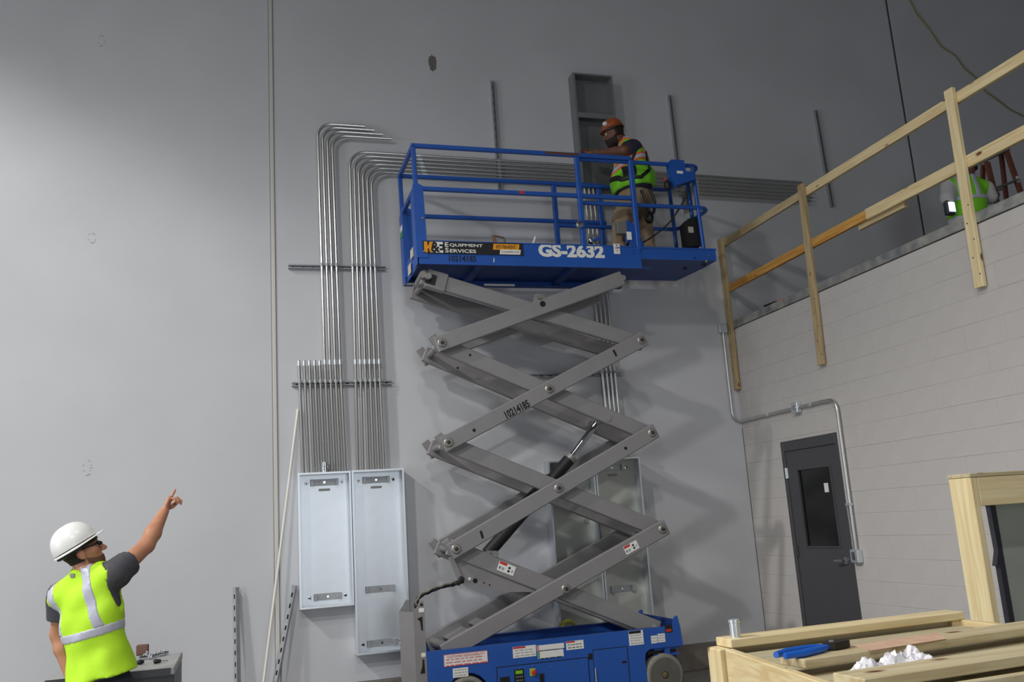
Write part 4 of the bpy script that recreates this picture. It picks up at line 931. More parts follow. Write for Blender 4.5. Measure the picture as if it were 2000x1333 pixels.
# ------------------------------------------------------------------ people: one smooth surface per body and per garment
class Grid:
    def __init__(s, lo, hi, h):
        s.lo = np.array(lo, float); s.h = h; s.n = np.ceil((np.array(hi)-s.lo)/h).astype(int)+1
        s.ax = [s.lo[i]+h*np.arange(s.n[i]) for i in range(3)]
    def full(s): return np.full(tuple(s.n), .3, np.float32)
    def sub(s, lo, hi):
        a = np.clip(np.floor((np.array(lo)-s.lo)/s.h).astype(int), 0, s.n-1); b = np.clip(np.ceil((np.array(hi)-s.lo)/s.h).astype(int)+1, 1, s.n)
        return tuple(slice(a[i], max(b[i], a[i]+1)) for i in range(3))
    def xyz(s, sl=None):
        sl = sl or (slice(None),)*3
        return (s.ax[0][sl[0]][:, None, None].astype(np.float32), s.ax[1][sl[1]][None, :, None].astype(np.float32), s.ax[2][sl[2]][None, None, :].astype(np.float32))
def cone_d(X, Y, Z, a, b, ra, rb):
    a = np.array(a); ab = np.array(b)-a; L = ab@ab
    t = np.clip(((X-a[0])*ab[0]+(Y-a[1])*ab[1]+(Z-a[2])*ab[2])/L, 0, 1)
    return np.sqrt((X-a[0]-t*ab[0])**2+(Y-a[1]-t*ab[1])**2+(Z-a[2]-t*ab[2])**2)-(ra+(rb-ra)*t)
def ell_d(X, Y, Z, c, R, r):
    dx, dy, dz = X-c[0], Y-c[1], Z-c[2]
    q = [(dx*R[i][0]+dy*R[i][1]+dz*R[i][2]) for i in range(3)]
    k0 = np.sqrt(sum((q[i]/r[i])**2 for i in range(3))); k1 = np.sqrt(sum((q[i]/r[i]**2)**2 for i in range(3)))+1e-9
    return k0*(k0-1)/k1
I3 = ((1, 0, 0), (0, 1, 0), (0, 0, 1))
def cone(a, b, ra, rb, k=.02): return ('c', np.array(a, float), np.array(b, float), ra, rb, k)
def ell(c, R, r, k=.02): return ('e', np.array(c, float), [np.array(q, float) for q in R], r, k)
def evalp(G, prims, mar=.11):
    Dm = G.full()
    for p in prims:
        if p[0] == 'c': lo = np.minimum(p[1], p[2])-max(p[3], p[4])-mar; hi = np.maximum(p[1], p[2])+max(p[3], p[4])+mar
        else: lo = p[1]-max(p[3])-mar; hi = p[1]+max(p[3])+mar
        sl = G.sub(lo, hi); X, Y, Z = G.xyz(sl); k = p[-1]
        d = cone_d(X, Y, Z, p[1], p[2], p[3], p[4]) if p[0] == 'c' else ell_d(X, Y, Z, p[1], p[2], p[3])
        A = Dm[sl]; hh = np.clip(.5+.5*(A-d)/k, 0, 1); Dm[sl] = A*(1-hh)+d*hh-k*hh*(1-hh)
    return Dm
def carve(G, Dm, prims, k=.01):
    """subtract primitives"""
    for p in prims:
        X, Y, Z = G.xyz(); d = cone_d(X, Y, Z, p[1], p[2], p[3], p[4]) if p[0] == 'c' else ell_d(X, Y, Z, p[1], p[2], p[3])
        Dm = np.maximum(Dm, -d)
    return Dm
def surface(G, V):
    """surface nets"""
    nx, ny, nz = V.shape; s = V < 0
    cs = (nx-1, ny-1, nz-1); cnt = np.zeros(cs, np.float32); acc = [np.zeros(cs, np.float32) for _ in range(3)]
    quads = []
    for ax in range(3):
        a = [slice(None)]*3; b = [slice(None)]*3; a[ax] = slice(0, -1); b[ax] = slice(1, None)
        v0, v1 = V[tuple(a)], V[tuple(b)]; cross = s[tuple(a)] != s[tuple(b)]
        t = np.where(cross, v0/np.where(cross, v0-v1, 1), 0).astype(np.float32)
        o1, o2 = [i for i in range(3) if i != ax]
        for i in (0, 1):
            for j in (0, 1):
                sl = [slice(None)]*3; sl[o1] = slice(i, i+cs[o1]); sl[o2] = slice(j, j+cs[o2]); sl = tuple(sl)
                c = cross[sl]; cnt += c; acc[ax] += t[sl]; acc[o1] += i*c; acc[o2] += j*c
        inn = [slice(None)]*3; inn[o1] = slice(1, -1); inn[o2] = slice(1, -1)
        q = np.argwhere(cross[tuple(inn)])
        if len(q):
            q[:, o1] += 1; q[:, o2] += 1; sg = s[tuple(a)][tuple(q.T)]
            e1 = np.zeros(3, int); e1[o1] = 1; e2 = np.zeros(3, int); e2[o2] = 1
            cells = np.stack([q-e1-e2, q-e2, q, q-e1], 1)
            flip = sg if ax != 1 else ~sg
            cells[~flip] = cells[~flip][:, ::-1]; quads.append(cells)
    idx = np.full(cs, -1, np.int64); m_ = cnt > 0; idx[m_] = np.arange(m_.sum())
    P = np.argwhere(m_).astype(np.float32); off = np.stack([a_[m_]/cnt[m_] for a_ in acc], 1)
    co = G.lo+(P+off)*G.h
    if not quads: return co, np.zeros((0, 4), int)
    Q = np.concatenate(quads); return co, idx[Q[..., 0], Q[..., 1], Q[..., 2]]
def sdf_obj(name, G, V, material, parent, smooth=2):
    co, Q = surface(G, V); org = np.array(ORG[parent.name])
    me = bpy.data.meshes.new(name); me.vertices.add(len(co)); me.vertices.foreach_set('co', (co-org).astype(np.float32).ravel())
    me.loops.add(len(Q)*4); me.loops.foreach_set('vertex_index', Q.astype(np.int32).ravel()); me.polygons.add(len(Q))
    me.polygons.foreach_set('loop_start', np.arange(0, len(Q)*4, 4, dtype=np.int32)); me.polygons.foreach_set('use_smooth', np.ones(len(Q), bool))
    me.update(calc_edges=True)
    if smooth:
        bm = bmesh.new(); bm.from_mesh(me)
        for _ in range(smooth): bmesh.ops.smooth_vert(bm, verts=bm.verts[:], factor=.4, use_axis_x=True, use_axis_y=True, use_axis_z=True)
        bm.to_mesh(me); bm.free()
    me.materials.append(material); o = bpy.data.objects.new(name, me); COL.objects.link(o); o.parent = parent; ORG[o.name] = Vector(org); return o
def V3(*a): return np.array(a, float)
def nrm(v): v = np.array(v, float); return v/np.linalg.norm(v)
def hframe(az, tilt, roll=0.):
    f = V3(math.sin(az)*math.cos(tilt), math.cos(az)*math.cos(tilt), math.sin(tilt)); r = V3(math.cos(az), -math.sin(az), 0); u = np.cross(r, f)
    c, s_ = math.cos(roll), math.sin(roll); return f, c*u+s_*r, c*r-s_*u
def head_prims(c, f, u, r, s=1., mouth=.0):
    R = (r, f, u); P = lambda a, b, d: c+s*(f*a+u*b+r*d)
    pr = [ell(P(-.01, .035, 0), R, (.077*s, .098*s, .092*s), .02), ell(P(.022, -.03, 0), R, (.063*s, .072*s, .085*s), .03),
          ell(P(.045, -.075-mouth*.5, 0), R, (.047*s, .045*s, .038*s), .03), ell(P(.072, -.105-mouth, 0), R, (.022*s, .02*s, .02*s), .02),
          cone(P(.092, .012, 0), P(.118, -.03, 0), .009*s, .013*s, .012), ell(P(.105, -.035, .010), R, (.009*s,)*3, .008), ell(P(.105, -.035, -.010), R, (.009*s,)*3, .008),
          ell(P(.085, .028, 0), R, (.045*s, .012*s, .010*s), .015), ell(P(.088, -.060, 0), R, (.022*s, .010*s, .006*s), .006), ell(P(.085, -.074-mouth, 0), R, (.020*s, .011*s, .007*s), .006),
          ell(P(.055, -.02, .045), R, (.022*s, .025*s, .022*s), .02), ell(P(.055, -.02, -.045), R, (.022*s, .025*s, .022*s), .02)]
    for sg in (-1, 1):
        pr += [ell(P(-.012, -.012, sg*.08), R, (.010*s, .021*s, .033*s), .006), ell(P(-.006, -.034, sg*.077), R, (.008*s, .012*s, .014*s), .006)]
    return pr
def hand_prims(w, d, s_, n, curls, sc=1., spread=.05):
    """w wrist, d along the hand, s_ towards the thumb, n towards the palm; curls: index..little, thumb"""
    d, s_, n = nrm(d), nrm(s_), nrm(n); pr = []
    pal = w+d*.048*sc
    pr.append(ell(pal, (s_, d, n), (.040*sc, .052*sc, .017*sc), .015))
    base = [(.028, .088, .0), (.010, .093, 1), (-.009, .09, 2), (-.027, .08, 3)]
    lens = [(.042, .025, .02), (.046, .029, .021), (.042, .027, .02), (.033, .02, .018)]
    rad = [.0088, .009, .0086, .0078]
    for i, (o, l, _) in enumerate(base):
        p = w+s_*(o*sc)+d*(l*.85*sc); a = 0; side = s_*(spread*(1.5-i)/1.5)
        for j, L in enumerate(lens[i]):
            a += curls[i]*(1., 1.15, .8)[j]; dirv = nrm(d*math.cos(a)+n*math.sin(a)+side*math.cos(a)); q = p+dirv*(L*sc)
            pr.append(cone(p, q, rad[i]*sc*(1-.06*j), rad[i]*sc*(.94-.06*j), .006)); p = q
    p = w+d*.025*sc+s_*.024*sc; c = curls[4]; dv = nrm(d*.75+s_*.65*(1-c)+n*(.25+.7*c))
    q = p+dv*.045*sc; pr.append(cone(p, q, .014*sc, .0105*sc, .012)); dv = nrm(d*.9+s_*(.25-.6*c)+n*(.2+.5*c)); pr.append(cone(q, q+dv*.032*sc, .0105*sc, .009*sc, .008)); q2 = q+dv*.032*sc
    pr.append(cone(q2, q2+nrm(dv-s_*.3*c)*.022*sc, .009*sc, .0075*sc, .006)); return pr
def hat(parent, c, f, u, r, material, a=.135, b=.112, h=.115, visor=.055, name='hard_hat', ridge=True):
    """shell, brim and visor of a hard hat; c is the centre of the brim plane"""
    n, mrow = 40, 14; vs = []; fs = []
    for i in range(mrow+1):
        t = (PI/2)*i/mrow
        for k in range(n):
            p = 2*PI*k/n; ca, sa = math.cos(p), math.sin(p)
            rad = 1.0 if i == 0 else math.cos(t)**.85
            x = a*ca*rad; y = b*sa*rad; z = h*math.sin(t)+.01
            if ridge and abs(sa) < .28 and i > 1: z += .006*(1-abs(sa)/.28)
            vs.append(c+f*x+r*y+u*z)
    for i in range(mrow):
        for k in range(n): fs.append((i*n+k, i*n+(k+1) % n, (i+1)*n+(k+1) % n, (i+1)*n+k))
    mb = MB().add(vs, fs)
    ring = []
    for k in range(n):
        p = 2*PI*k/n; ca, sa = math.cos(p), math.sin(p); fl = .007+(visor*max(0, (ca-.45)/.55)**.8 if ca > .45 else 0)
        ring.append((c+f*(a*ca)+r*(b*sa)+u*.004, c+f*((a+fl)*ca)+r*((b+fl*.75)*sa)-u*(.004-(.006*max(0, ca)))))
    v2 = []; 
    for a_, b2 in ring: v2 += [a_, b2, b2-u*.004, a_-u*.01]
    f2 = []
    for k in range(n):
        q, w_ = 4*k, 4*((k+1) % n)
        f2 += [(q, w_, w_+1, q+1), (q+1, w_+1, w_+2, q+2), (q+2, w_+2, w_+3, q+3)]
    mb.add(v2, f2)
    o = mb.build(name, material, parent, sharp=60)
    band = MB(); R = Matrix((Vector(f), Vector(r), Vector(u))).transposed()
    band.tube([c+f*((a-.014)*math.cos(t_))+r*((b-.014)*math.sin(t_))-u*.016 for t_ in [2*PI*i/28 for i in range(28)]], .010, 6, closed=True).build('headband', dark_m, o)
    return o
def eyes(parent, c, f, u, r, s=1.):
    for sg in (-1, 1):
        p = c+s*(f*.082+u*.006+r*(sg*.032)); e = MB().sph(p, .0115*s, 12, 8).build('eye', mat('eye_white', (214, 206, 198), .3), parent)
        MB().sph(p+f*.0075*s, .006*s, 8, 6).build('iris', ink_m, e)

def torso_prims(C, P, N, R, Fv, U, w=.165, dpt=.115, belly=(.15, .115), hip=.16, shl=None, shr=None):
    B_ = (R, Fv, U); M_ = P*.5+C*.5
    pr = [ell(C, B_, (w, dpt, .20), .05), ell(M_, B_, (belly[0], belly[1], .2), .06), ell(P, B_, (hip, .12, .14), .05)]
    up = C+U*.12
    if shl is not None: pr += [cone(up, shl, .085, .062, .05), cone(up, shr, .085, .062, .05), cone(N-U*.02, shl, .05, .05, .05), cone(N-U*.02, shr, .05, .05, .05)]
    return pr

# --- worker in the white hard hat, pointing up
def A(px, py, y): return np.array(aty(px, py, y))
pw = thing('person', 'man in a white hard hat and yellow vest pointing up at the lift', 'person', (-.78, 6.05, 0))
Fv, Ub, Rv = hframe(math.radians(33), 0)
P_ = A(200, 1345, 6.02); C_ = A(180, 1205, 6.0); N_ = A(168, 1116, 5.99)
U_ = nrm(N_-P_); SR, ER, WR = A(228, 1120, 5.93), A(286, 1066, 6.12), A(321, 999, 6.29)
SLf, EL, WL = A(122, 1165, 6.10), A(113, 1240, 6.18), A(136, 1322, 6.14)
f, u, r = hframe(math.radians(76), math.radians(22)); hc = A(160, 1078, 6.0)
hs = 1.04
hd = head_prims(hc, f, u, r, hs, .008)
neck = [cone(hc-u*.06-f*.02, N_-U_*.03, .055, .062, .03)]
armR = [cone(SR, ER, .058, .048, .03), cone(ER, ER+(WR-ER)*.35, .048, .050, .02), cone(ER+(WR-ER)*.35, WR, .050, .030, .02)]
armL = [cone(SLf, EL, .055, .043, .03), cone(EL, EL+(WL-EL)*.35, .043, .044, .02), cone(EL+(WL-EL)*.35, WL, .044, .027, .02)]
hdir = nrm(V3(.30, .42, .86)); hn = V3(.82, -.15, -.5); hn = nrm(hn-hdir*(hn@hdir)); hs_ = np.cross(hdir, hn)
handR = hand_prims(WR, hdir, hs_, hn, (.04, .95, 1.15, 1.3, .6), 1.12, .03)
ldir = nrm(WL-EL); ls = nrm(V3(.5, .85, 0)); ls = nrm(ls-ldir*(ls@ldir)); ln_ = np.cross(ldir, ls)
handL = hand_prims(WL, ldir, ls, ln_ if ln_[0] > 0 else -ln_, (.35, .4, .45, .5, .3), 1.0)
tp = torso_prims(C_, P_, N_, Rv, Fv, U_, .168, .118, (.150, .112), .158, SLf, SR)
G = Grid((-1.30, 5.72, .78), (-.28, 6.56, 2.06), .0056)
Dt = evalp(G, tp)
sdf_obj('body', G, evalp(G, tp+hd+neck+armR+armL+handR+handL), skin_a, pw)
G2 = Grid((-1.30, 5.70, .80), (-.40, 6.40, 1.75), .0085)
Dt = evalp(G2, tp); X, Y, Z = G2.xyz()
slv = [cone(SR, SR+(ER-SR)*.55, .072, .069, .035), cone(SLf, SLf+(EL-SLf)*.60, .070, .064, .035)]
Ds = evalp(G2, [p if p[0] != 'x' else p for p in tp]+slv)-.010
# sleeves end square: cut by planes across the upper arms
for S_, E_, q in ((SR, ER, .40), (SLf, EL, .60)):
    dv = nrm(E_-S_); cpt = S_+(E_-S_)*q; pl = (X-cpt[0])*dv[0]+(Y-cpt[1])*dv[1]+(Z-cpt[2])*dv[2]
    near = (X-cpt[0])**2+(Y-cpt[1])**2+(Z-cpt[2])**2 < .13**2
    Ds = np.where(near, np.maximum(Ds, pl), Ds)
Ds = np.maximum(Ds, -(Z-.86)); Ds = carve(G2, Ds, [cone(N_-U_*.0, N_+U_*.3, .064, .08)])
Ds = Ds+.004*np.sin(38*X+21*Z)*np.sin(27*Y+33*Z)*(Ds < .05)
sdf_obj('tee_shirt', G2, Ds, tee_m, pw)
vp = tp+[ell(P_+U_*.02, (Rv, Fv, U_), (.178, .15, .20), .08)]
Dv = evalp(G2, vp)-.022
band0 = A(198, 1232, 5.88); nb = nrm(V3(-.22, .0, 1)); hb = (X-band0[0])*nb[0]+(Y-band0[1])*nb[1]+(Z-band0[2])*nb[2]
rr = (X-C_[0])*Rv[0]+(Y-C_[1])*Rv[1]+(Z-C_[2])*Rv[2]; uu = (X-C_[0])*U_[0]+(Y-C_[1])*U_[1]+(Z-C_[2])*U_[2]
cut = [cone(SR+Rv*.015+U_*.04, SR+Rv*.07-U_*.15, .085, .085), cone(SR, ER, .085, .085), cone(SLf-Rv*.04+U_*.03, SLf-Rv*.08-U_*.15, .075, .08), cone(SLf, EL, .076, .076)]
hem = Z-(.925+(X+.80)*.16)
vest = np.maximum(carve(G2, Dv, cut+[cone(N_+U_*.005, N_+U_*.3, .07, .10)]), -hem)
fold = .0045*np.sin(rr*46+Z*9)*np.clip((C_[2]-.02-Z)/.25, 0, 1)+.003*np.sin(30*rr-24*Z)
vest = np.where(np.abs(vest) < .06, vest+fold, vest)
sdf_obj('safety_vest', G2, vest, hiviz_m, pw)
shell = np.maximum(vest-.0045, -(vest+.012))
sdf_obj('reflective_stripe', G2, np.maximum(shell, np.abs(hb)-.027), tape_m, pw)
for r0 in (.115, -.155):
    sdf_obj('reflective_stripe', G2, np.maximum(np.maximum(shell-.0005, np.abs(rr-r0+.33*uu)-.026), -(hb-.02)), tape_m, pw)
pc = N_-Fv*.10-U_*.03-Rv*.015
MB().obox(A(143, 1125, 5.935), Rv, Fv, U_, .017, .010, .012, .003).build('collar_tag', grayink_m, pw)
# trousers, boots
G3 = Grid((-1.2, 5.6, 0.0), (-.4, 6.5, 1.0), .013)
hipR, hipL = P_+Rv*.09-U_*.03, P_-Rv*.09-U_*.03
lg = []
for hp_, sg in ((hipR, 1), (hipL, -1)):
    kn = np.array([hp_[0], hp_[1], .50])+Fv*.02+Rv*sg*.01; an = np.array([hp_[0], hp_[1], .08])-Fv*.03+Rv*sg*.02
    lg += [cone(hp_, kn, .088, .064, .04), cone(kn, an, .064, .052, .03)]
    bt = MB().sph(an+Fv*.05-V3(0, 0, .035), (.05, .05, .045), 12, 8); bt.sph(an+Fv*.11-V3(0, 0, .04), (.05, .06, .04), 12, 8); bt.build('boot', boot_m, pw)
Dj = np.maximum(evalp(G3, lg+[ell(P_, (Rv, Fv, U_), (.165, .125, .13), .04)])-.012, G3.xyz()[2]-.955)
sdf_obj('trousers', G3, Dj, jean_m, pw)
# head gear
f2_, u2_, r2_ = hframe(math.radians(76), math.radians(31))
hatc = hc+u*.040*hs-f*.018
hat(pw, Vector(hatc), Vector(f2_), Vector(u2_), Vector(r2_), hat_w, .130, .116, .128, .040)
G4 = Grid(hc-.2, hc+.2, .005); Xh, Yh, Zh = G4.xyz()
Dh = evalp(G4, hd+neck); fu = lambda v, o: (Xh-hc[0]-o[0])*v[0]+(Yh-hc[1]-o[1])*v[1]+(Zh-hc[2]-o[2])*v[2]
z3 = V3(0, 0, 0); a_f, a_u = fu(f, z3), fu(u, z3)
hair = np.maximum(np.maximum(Dh-.006, -(Dh+.01)), np.maximum(a_f-.012+.4*np.clip(-a_u, 0, 1), np.maximum(a_u-.05, -(a_u+.055))))
ear = np.minimum(fu(r, r*.08)**2+fu(f, -f*.012)**2+fu(u, -u*.015)**2, 9); hair = np.maximum(hair, .032-np.sqrt(ear))
sdf_obj('hair', G4, hair, hair_m, pw)
beard = np.maximum(np.maximum(Dh-.004, -(Dh+.01)), np.maximum(np.maximum(a_u+.062-.35*np.clip(.06-a_f, 0, 1), -(a_f-.005)), -(a_u+.14)))
sdf_obj('beard', G4, beard, beard_m, pw)
eyes(pw, hc, f, u, r, hs)
gl = MB()
for sg in (-1, 1):
    gl.sph(Vector(hc+hs*(f*.094+u*.008+r*sg*.033)), (.021, .021, .013), 12, 8); gl.bar(Vector(hc+hs*(f*.09+u*.012+r*sg*.056)), Vector(hc+hs*(f*-.005+u*.014+r*sg*.084)), .004, .008, Vector(u))
gl.bar(Vector(hc+hs*(f*.1+u*.01-r*.034)), Vector(hc+hs*(f*.1+u*.01+r*.034)), .004, .006, Vector(u))
gl.build('safety_glasses', dark_m, pw)

# --- worker on the lift platform
lw = thing('person', 'heavyset bearded man in an orange hard hat and green vest on the lift platform', 'person', (4.05, 8.42, 4.235))
yb_ = 8.42
Fv, Ub, Rv = hframe(math.radians(-62), 0)
P_ = A(1238, 392, yb_); C_ = A(1233, 318, yb_); N_ = A(1217, 276, yb_); U_ = nrm(N_-P_)
SLf = A(1236, 290, yb_-.16); EL = A(1214, 299, yb_-.12)+V3(0, -.06, 0); WL = A(1170, 298, yb_+.16)
SR = A(1212, 288, yb_+.18); ER = A(1185, 305, yb_+.28); WR = A(1160, 302, yb_+.36)
f, u, r = hframe(math.radians(-72), math.radians(-14)); hc = A(1199, 262, yb_-.02); hs = 1.06
hd = head_prims(hc, f, u, r, hs); neck = [cone(hc-u*.06-f*.02, N_-U_*.03, .068, .075, .03)]
armL = [cone(SLf, EL, .068, .055, .03), cone(EL, EL+(WL-EL)*.35, .054, .052, .02), cone(EL+(WL-EL)*.35, WL, .05, .03, .02)]
armR = [cone(SR, ER, .066, .05, .03), cone(ER, WR, .05, .03, .02)]
dl = nrm(WL-EL); s_ = V3(0, 0, 1.); s_ = nrm(s_-dl*(s_@dl)); handL = hand_prims(WL, dl, s_, nrm(np.cross(dl, s_))*1, (.3, .4, .45, .5, .4))
dr_ = nrm(WR-ER); s_ = nrm(V3(0, 0, 1.)-dr_*dr_[2]); handR = hand_prims(WR, dr_, s_, -nrm(np.cross(dr_, s_)), (.3, .4, .45, .5, .4))
tp = torso_prims(C_, P_, N_, Rv, Fv, U_, .215, .165, (.24, .225), .215, SLf, SR)
G = Grid((3.5, 8.0, 4.85), (4.6, 9.0, 6.05), .0078)
sdf_obj('body', G, evalp(G, tp+hd+neck+armR+armL+handR+handL), skin_b, lw)
G2 = Grid((3.6, 8.0, 4.95), (4.6, 8.98, 5.95), .0098); X, Y, Z = G2.xyz()
slv = [cone(SLf, SLf+(EL-SLf)*.7, .086, .082, .035), cone(SR, SR+(ER-SR)*.6, .082, .078, .035)]
Ds = evalp(G2, tp+slv)-.012
for S_, E_, q in ((SLf, EL, .75), (SR, ER, .6)):
    dv = nrm(E_-S_); cpt = S_+(E_-S_)*q; pl = (X-cpt[0])*dv[0]+(Y-cpt[1])*dv[1]+(Z-cpt[2])*dv[2]
    near = (X-cpt[0])**2+(Y-cpt[1])**2+(Z-cpt[2])**2 < .12**2; Ds = np.where(near, np.maximum(Ds, pl), Ds)
Ds = np.maximum(carve(G2, Ds, [cone(N_, N_+U_*.3, .078, .09)]), -(Z-5.06-(X-4.05)*-.10))
sdf_obj('tee_shirt', G2, Ds, navy_m, lw)
Dv = evalp(G2, tp)-.026
rr = (X-C_[0])*Rv[0]+(Y-C_[1])*Rv[1]+(Z-C_[2])*Rv[2]; uu = (X-C_[0])*U_[0]+(Y-C_[1])*U_[1]+(Z-C_[2])*U_[2]; ff = (X-C_[0])*Fv[0]+(Y-C_[1])*Fv[1]+(Z-C_[2])*Fv[2]
cut = [cone(SLf-Rv*.03+Fv*.03+U_*.02, EL, .074, .088), cone(SR, ER, .09, .09)]
vest = np.maximum(carve(G2, Dv, cut+[cone(N_, N_+U_*.3, .082, .11)]), -(Z-5.105-(X-4.05)*.12))
vest = np.where(np.abs(vest) < .06, vest+.004*np.sin(rr*40+Z*12)*np.sin(ff*22), vest)
sdf_obj('safety_vest', G2, vest, hiviz_g, lw)
def shell(t): return np.maximum(vest-t, -(vest+.012))
hb = uu+.045+.30*ff
bk = np.where(ff < .02, 1., 1.)
for nm, hw, t, m_ in (('orange_trim', .047, .004, orangetape_m), ('reflective_stripe', .026, .0065, tape_m)):
    sdf_obj(nm, G2, np.maximum(shell(t), np.abs(hb)-hw), m_, lw)
    sdf_obj(nm, G2, np.maximum(np.maximum(shell(t), np.abs(np.abs(rr)-.115)-hw*.9), -(hb-.02)), m_, lw)
# fall harness
def strap_band(a, b, hw):
    a, b = A(a[0], a[1], 8.18), A(b[0], b[1], 8.18); ab = b-a; L = ab[0]**2+ab[2]**2
    t = np.clip(((X-a[0])*ab[0]+(Z-a[2])*ab[2])/L, 0, 1); return np.sqrt((X-a[0]-t*ab[0])**2+(Z-a[2]-t*ab[2])**2)-hw
for a, b, hw in (((1184, 311), (1221, 346), .021), ((1266, 292), (1270, 330), .018), ((1270, 330), (1252, 346), .02), ((1221, 346), (1252, 347), .02), ((1240, 300), (1232, 320), .018)):
    sdf_obj('harness_strap', G2, np.maximum(np.maximum(shell(.011), strap_band(a, b, hw)), Y-8.46), dark_m, lw)
pad = A(1231, 332, 8.18); q = np.maximum(np.abs(X-pad[0])-.062, np.abs(Z-pad[2])-.062)
sdf_obj('harness_pad', G2, np.maximum(np.maximum(shell(.013), q), Y-8.46), dark_m, lw)
# trousers and boots
G3 = Grid((3.6, 8.0, 4.235), (4.55, 8.95, 5.25), .0115); lg = []
for hp_, kx, ax_, sg in ((P_-Rv*.1, A(1216, 425, 8.30), A(1207, 474, 8.24), -1), (P_+Rv*.1, A(1255, 425, 8.5), A(1262, 470, 8.45), 1)):
    hp_ = hp_-U_*.02; an = np.array([ax_[0], ax_[1], 4.315]); lg += [cone(hp_, kx, .125, .095, .05), cone(kx, an, .095, .078, .03)]
    MB().sph(an+V3(0, 0, -.03), (.06, .06, .05), 12, 8).sph(an+Fv*.08+V3(0, 0, -.038), (.065, .055, .042), 12, 8).build('boot', boot_m, lw)
X3, Y3, Z3 = G3.xyz()
Dj = evalp(G3, lg+[ell(P_-U_*.01, (Rv, Fv, U_), (.205, .20, .15), .05)])-.01
Dj = np.maximum(Dj, Z3-5.16); Dj = Dj+.006*np.sin(Z3*60+X3*25)*np.sin(Y3*30)*(np.abs(Dj) < .05)*np.clip((5.0-Z3)/.3, 0, 1)
sdf_obj('trousers', G3, Dj, khaki_m, lw)
st = MB()
for a0, b0 in (((1252, 372), (1262, 425)), ((1270, 372), (1276, 418))):
    st.tube(sagline([aty(a0[0], a0[1], 8.1), aty((a0[0]+b0[0])/2+6, (a0[1]+b0[1])/2, 8.08), aty(b0[0], b0[1], 8.14)], 8, 0), .016, 6)
st.build('harness_leg_strap', dark_m, lw)
MB().sph(A(1268, 425, 8.18), (.05, .05, .07), 10, 7).build('lanyard_pouch', dark_m, lw)
hat(lw, Vector(hc+u*.05*hs-f*.01), Vector(f), Vector(u), Vector(r), hat_o, .118, .104, .118, .03)
p = hc+u*.05+u*.062+f*.07-r*.075; MB().sph(Vector(p), (.03, .03, .025), 10, 7).build('sticker', white_m, lw)
G4 = Grid(hc-.2, hc+.2, .006); Xh, Yh, Zh = G4.xyz(); Dh = evalp(G4, hd+neck); a_f, a_u = fu(f, z3), fu(u, z3)
sdf_obj('beard', G4, np.maximum(np.maximum(Dh-.014, -(Dh+.01)), np.maximum(np.maximum(a_u+.058-.4*np.clip(.05-a_f, 0, 1), -(a_f-.0)), -(a_u+.16))), hair_m, lw)
sdf_obj('hair', G4, np.maximum(np.maximum(Dh-.006, -(Dh+.01)), np.maximum(a_f+.0, np.maximum(a_u-.05, -(a_u+.05)))), hair_m, lw)
eyes(lw, hc, f, u, r, hs)

# --- worker on the mezzanine, seen from behind
mw = thing('person', 'person in a white shirt and green vest standing on the mezzanine behind the guardrail', 'person', (7.8, 7.65, 3.79))
yb_ = 7.65; Fv, Ub, Rv = hframe(math.radians(28), 0)
C_ = A(1888, 388, yb_); P_ = A(1886, 438, yb_); N_ = A(1889, 348, yb_); U_ = nrm(N_-P_)
SLf, SR = A(1853, 366, yb_+.05), A(1925, 369, yb_-.05); EL, ER = A(1850, 392, yb_-.04), A(1935, 388, yb_-.05); WL, WR = A(1856, 402, yb_+.1), A(1948, 380, yb_+.14)
f, u, r = hframe(math.radians(30), math.radians(-25)); hc = A(1890, 328, yb_+.03)
hd = head_prims(hc, f, u, r); neck = [cone(hc-u*.06-f*.02, N_-U_*.03, .055, .065, .03)]
armR = [cone(SR, ER, .055, .044, .03), cone(ER, WR, .044, .03, .02)]; armL = [cone(SLf, EL, .055, .044, .03), cone(EL, WL, .044, .03, .02)]
hp1 = hand_prims(WL, V3(.3, .5, -.6), V3(.8, .3, .3), V3(.2, .8, .3), (.5,)*4+(.4,)); hp2 = hand_prims(WR, V3(.7, .6, .2), V3(0, 0, 1), V3(-.5, .7, 0), (.7,)*4+(.5,))
tp = torso_prims(C_, P_, N_, Rv, Fv, U_, .18, .125, (.17, .12), .165, SLf, SR)
G = Grid((7.3, 7.2, 4.35), (8.5, 8.15, 5.55), .0105)
sdf_obj('body', G, evalp(G, tp+hd+neck+armR+armL+hp1+hp2), skin_b, mw); X, Y, Z = G.xyz()
Ds = evalp(G, tp+[cone(SR, SR+(ER-SR)*.85, .075, .07, .03), cone(SLf, SLf+(EL-SLf)*.85, .075, .07, .03)])-.012
sdf_obj('tee_shirt', G, np.maximum(carve(G, Ds, [cone(N_, N_+U_*.3, .066, .09)]), -(Z-4.52)), whitecloth_m, mw)
Dv = evalp(G, tp)-.024; rr = (X-C_[0])*Rv[0]+(Y-C_[1])*Rv[1]; uu = (Z-C_[2])
vest = np.maximum(carve(G, Dv, [cone(SR+Rv*.03, ER, .09, .09), cone(SLf-Rv*.03, EL, .09, .09), cone(N_, N_+U_*.3, .08, .1)]), -(Z-4.66))
sdf_obj('safety_vest', G, vest, hiviz_g, mw)
sh_ = np.maximum(vest-.006, -(vest+.012))
sdf_obj('reflective_stripe', G, np.maximum(sh_, np.abs(uu+.03)-.025), tape_m, mw)
for r0 in (.09, -.09): sdf_obj('reflective_stripe', G, np.maximum(np.maximum(sh_-.001, np.abs(rr-r0)-.027), -(uu+.03)), tape_m, mw)
G3 = Grid((7.35, 7.2, 3.79), (8.25, 8.15, 4.75), .015); lg = []
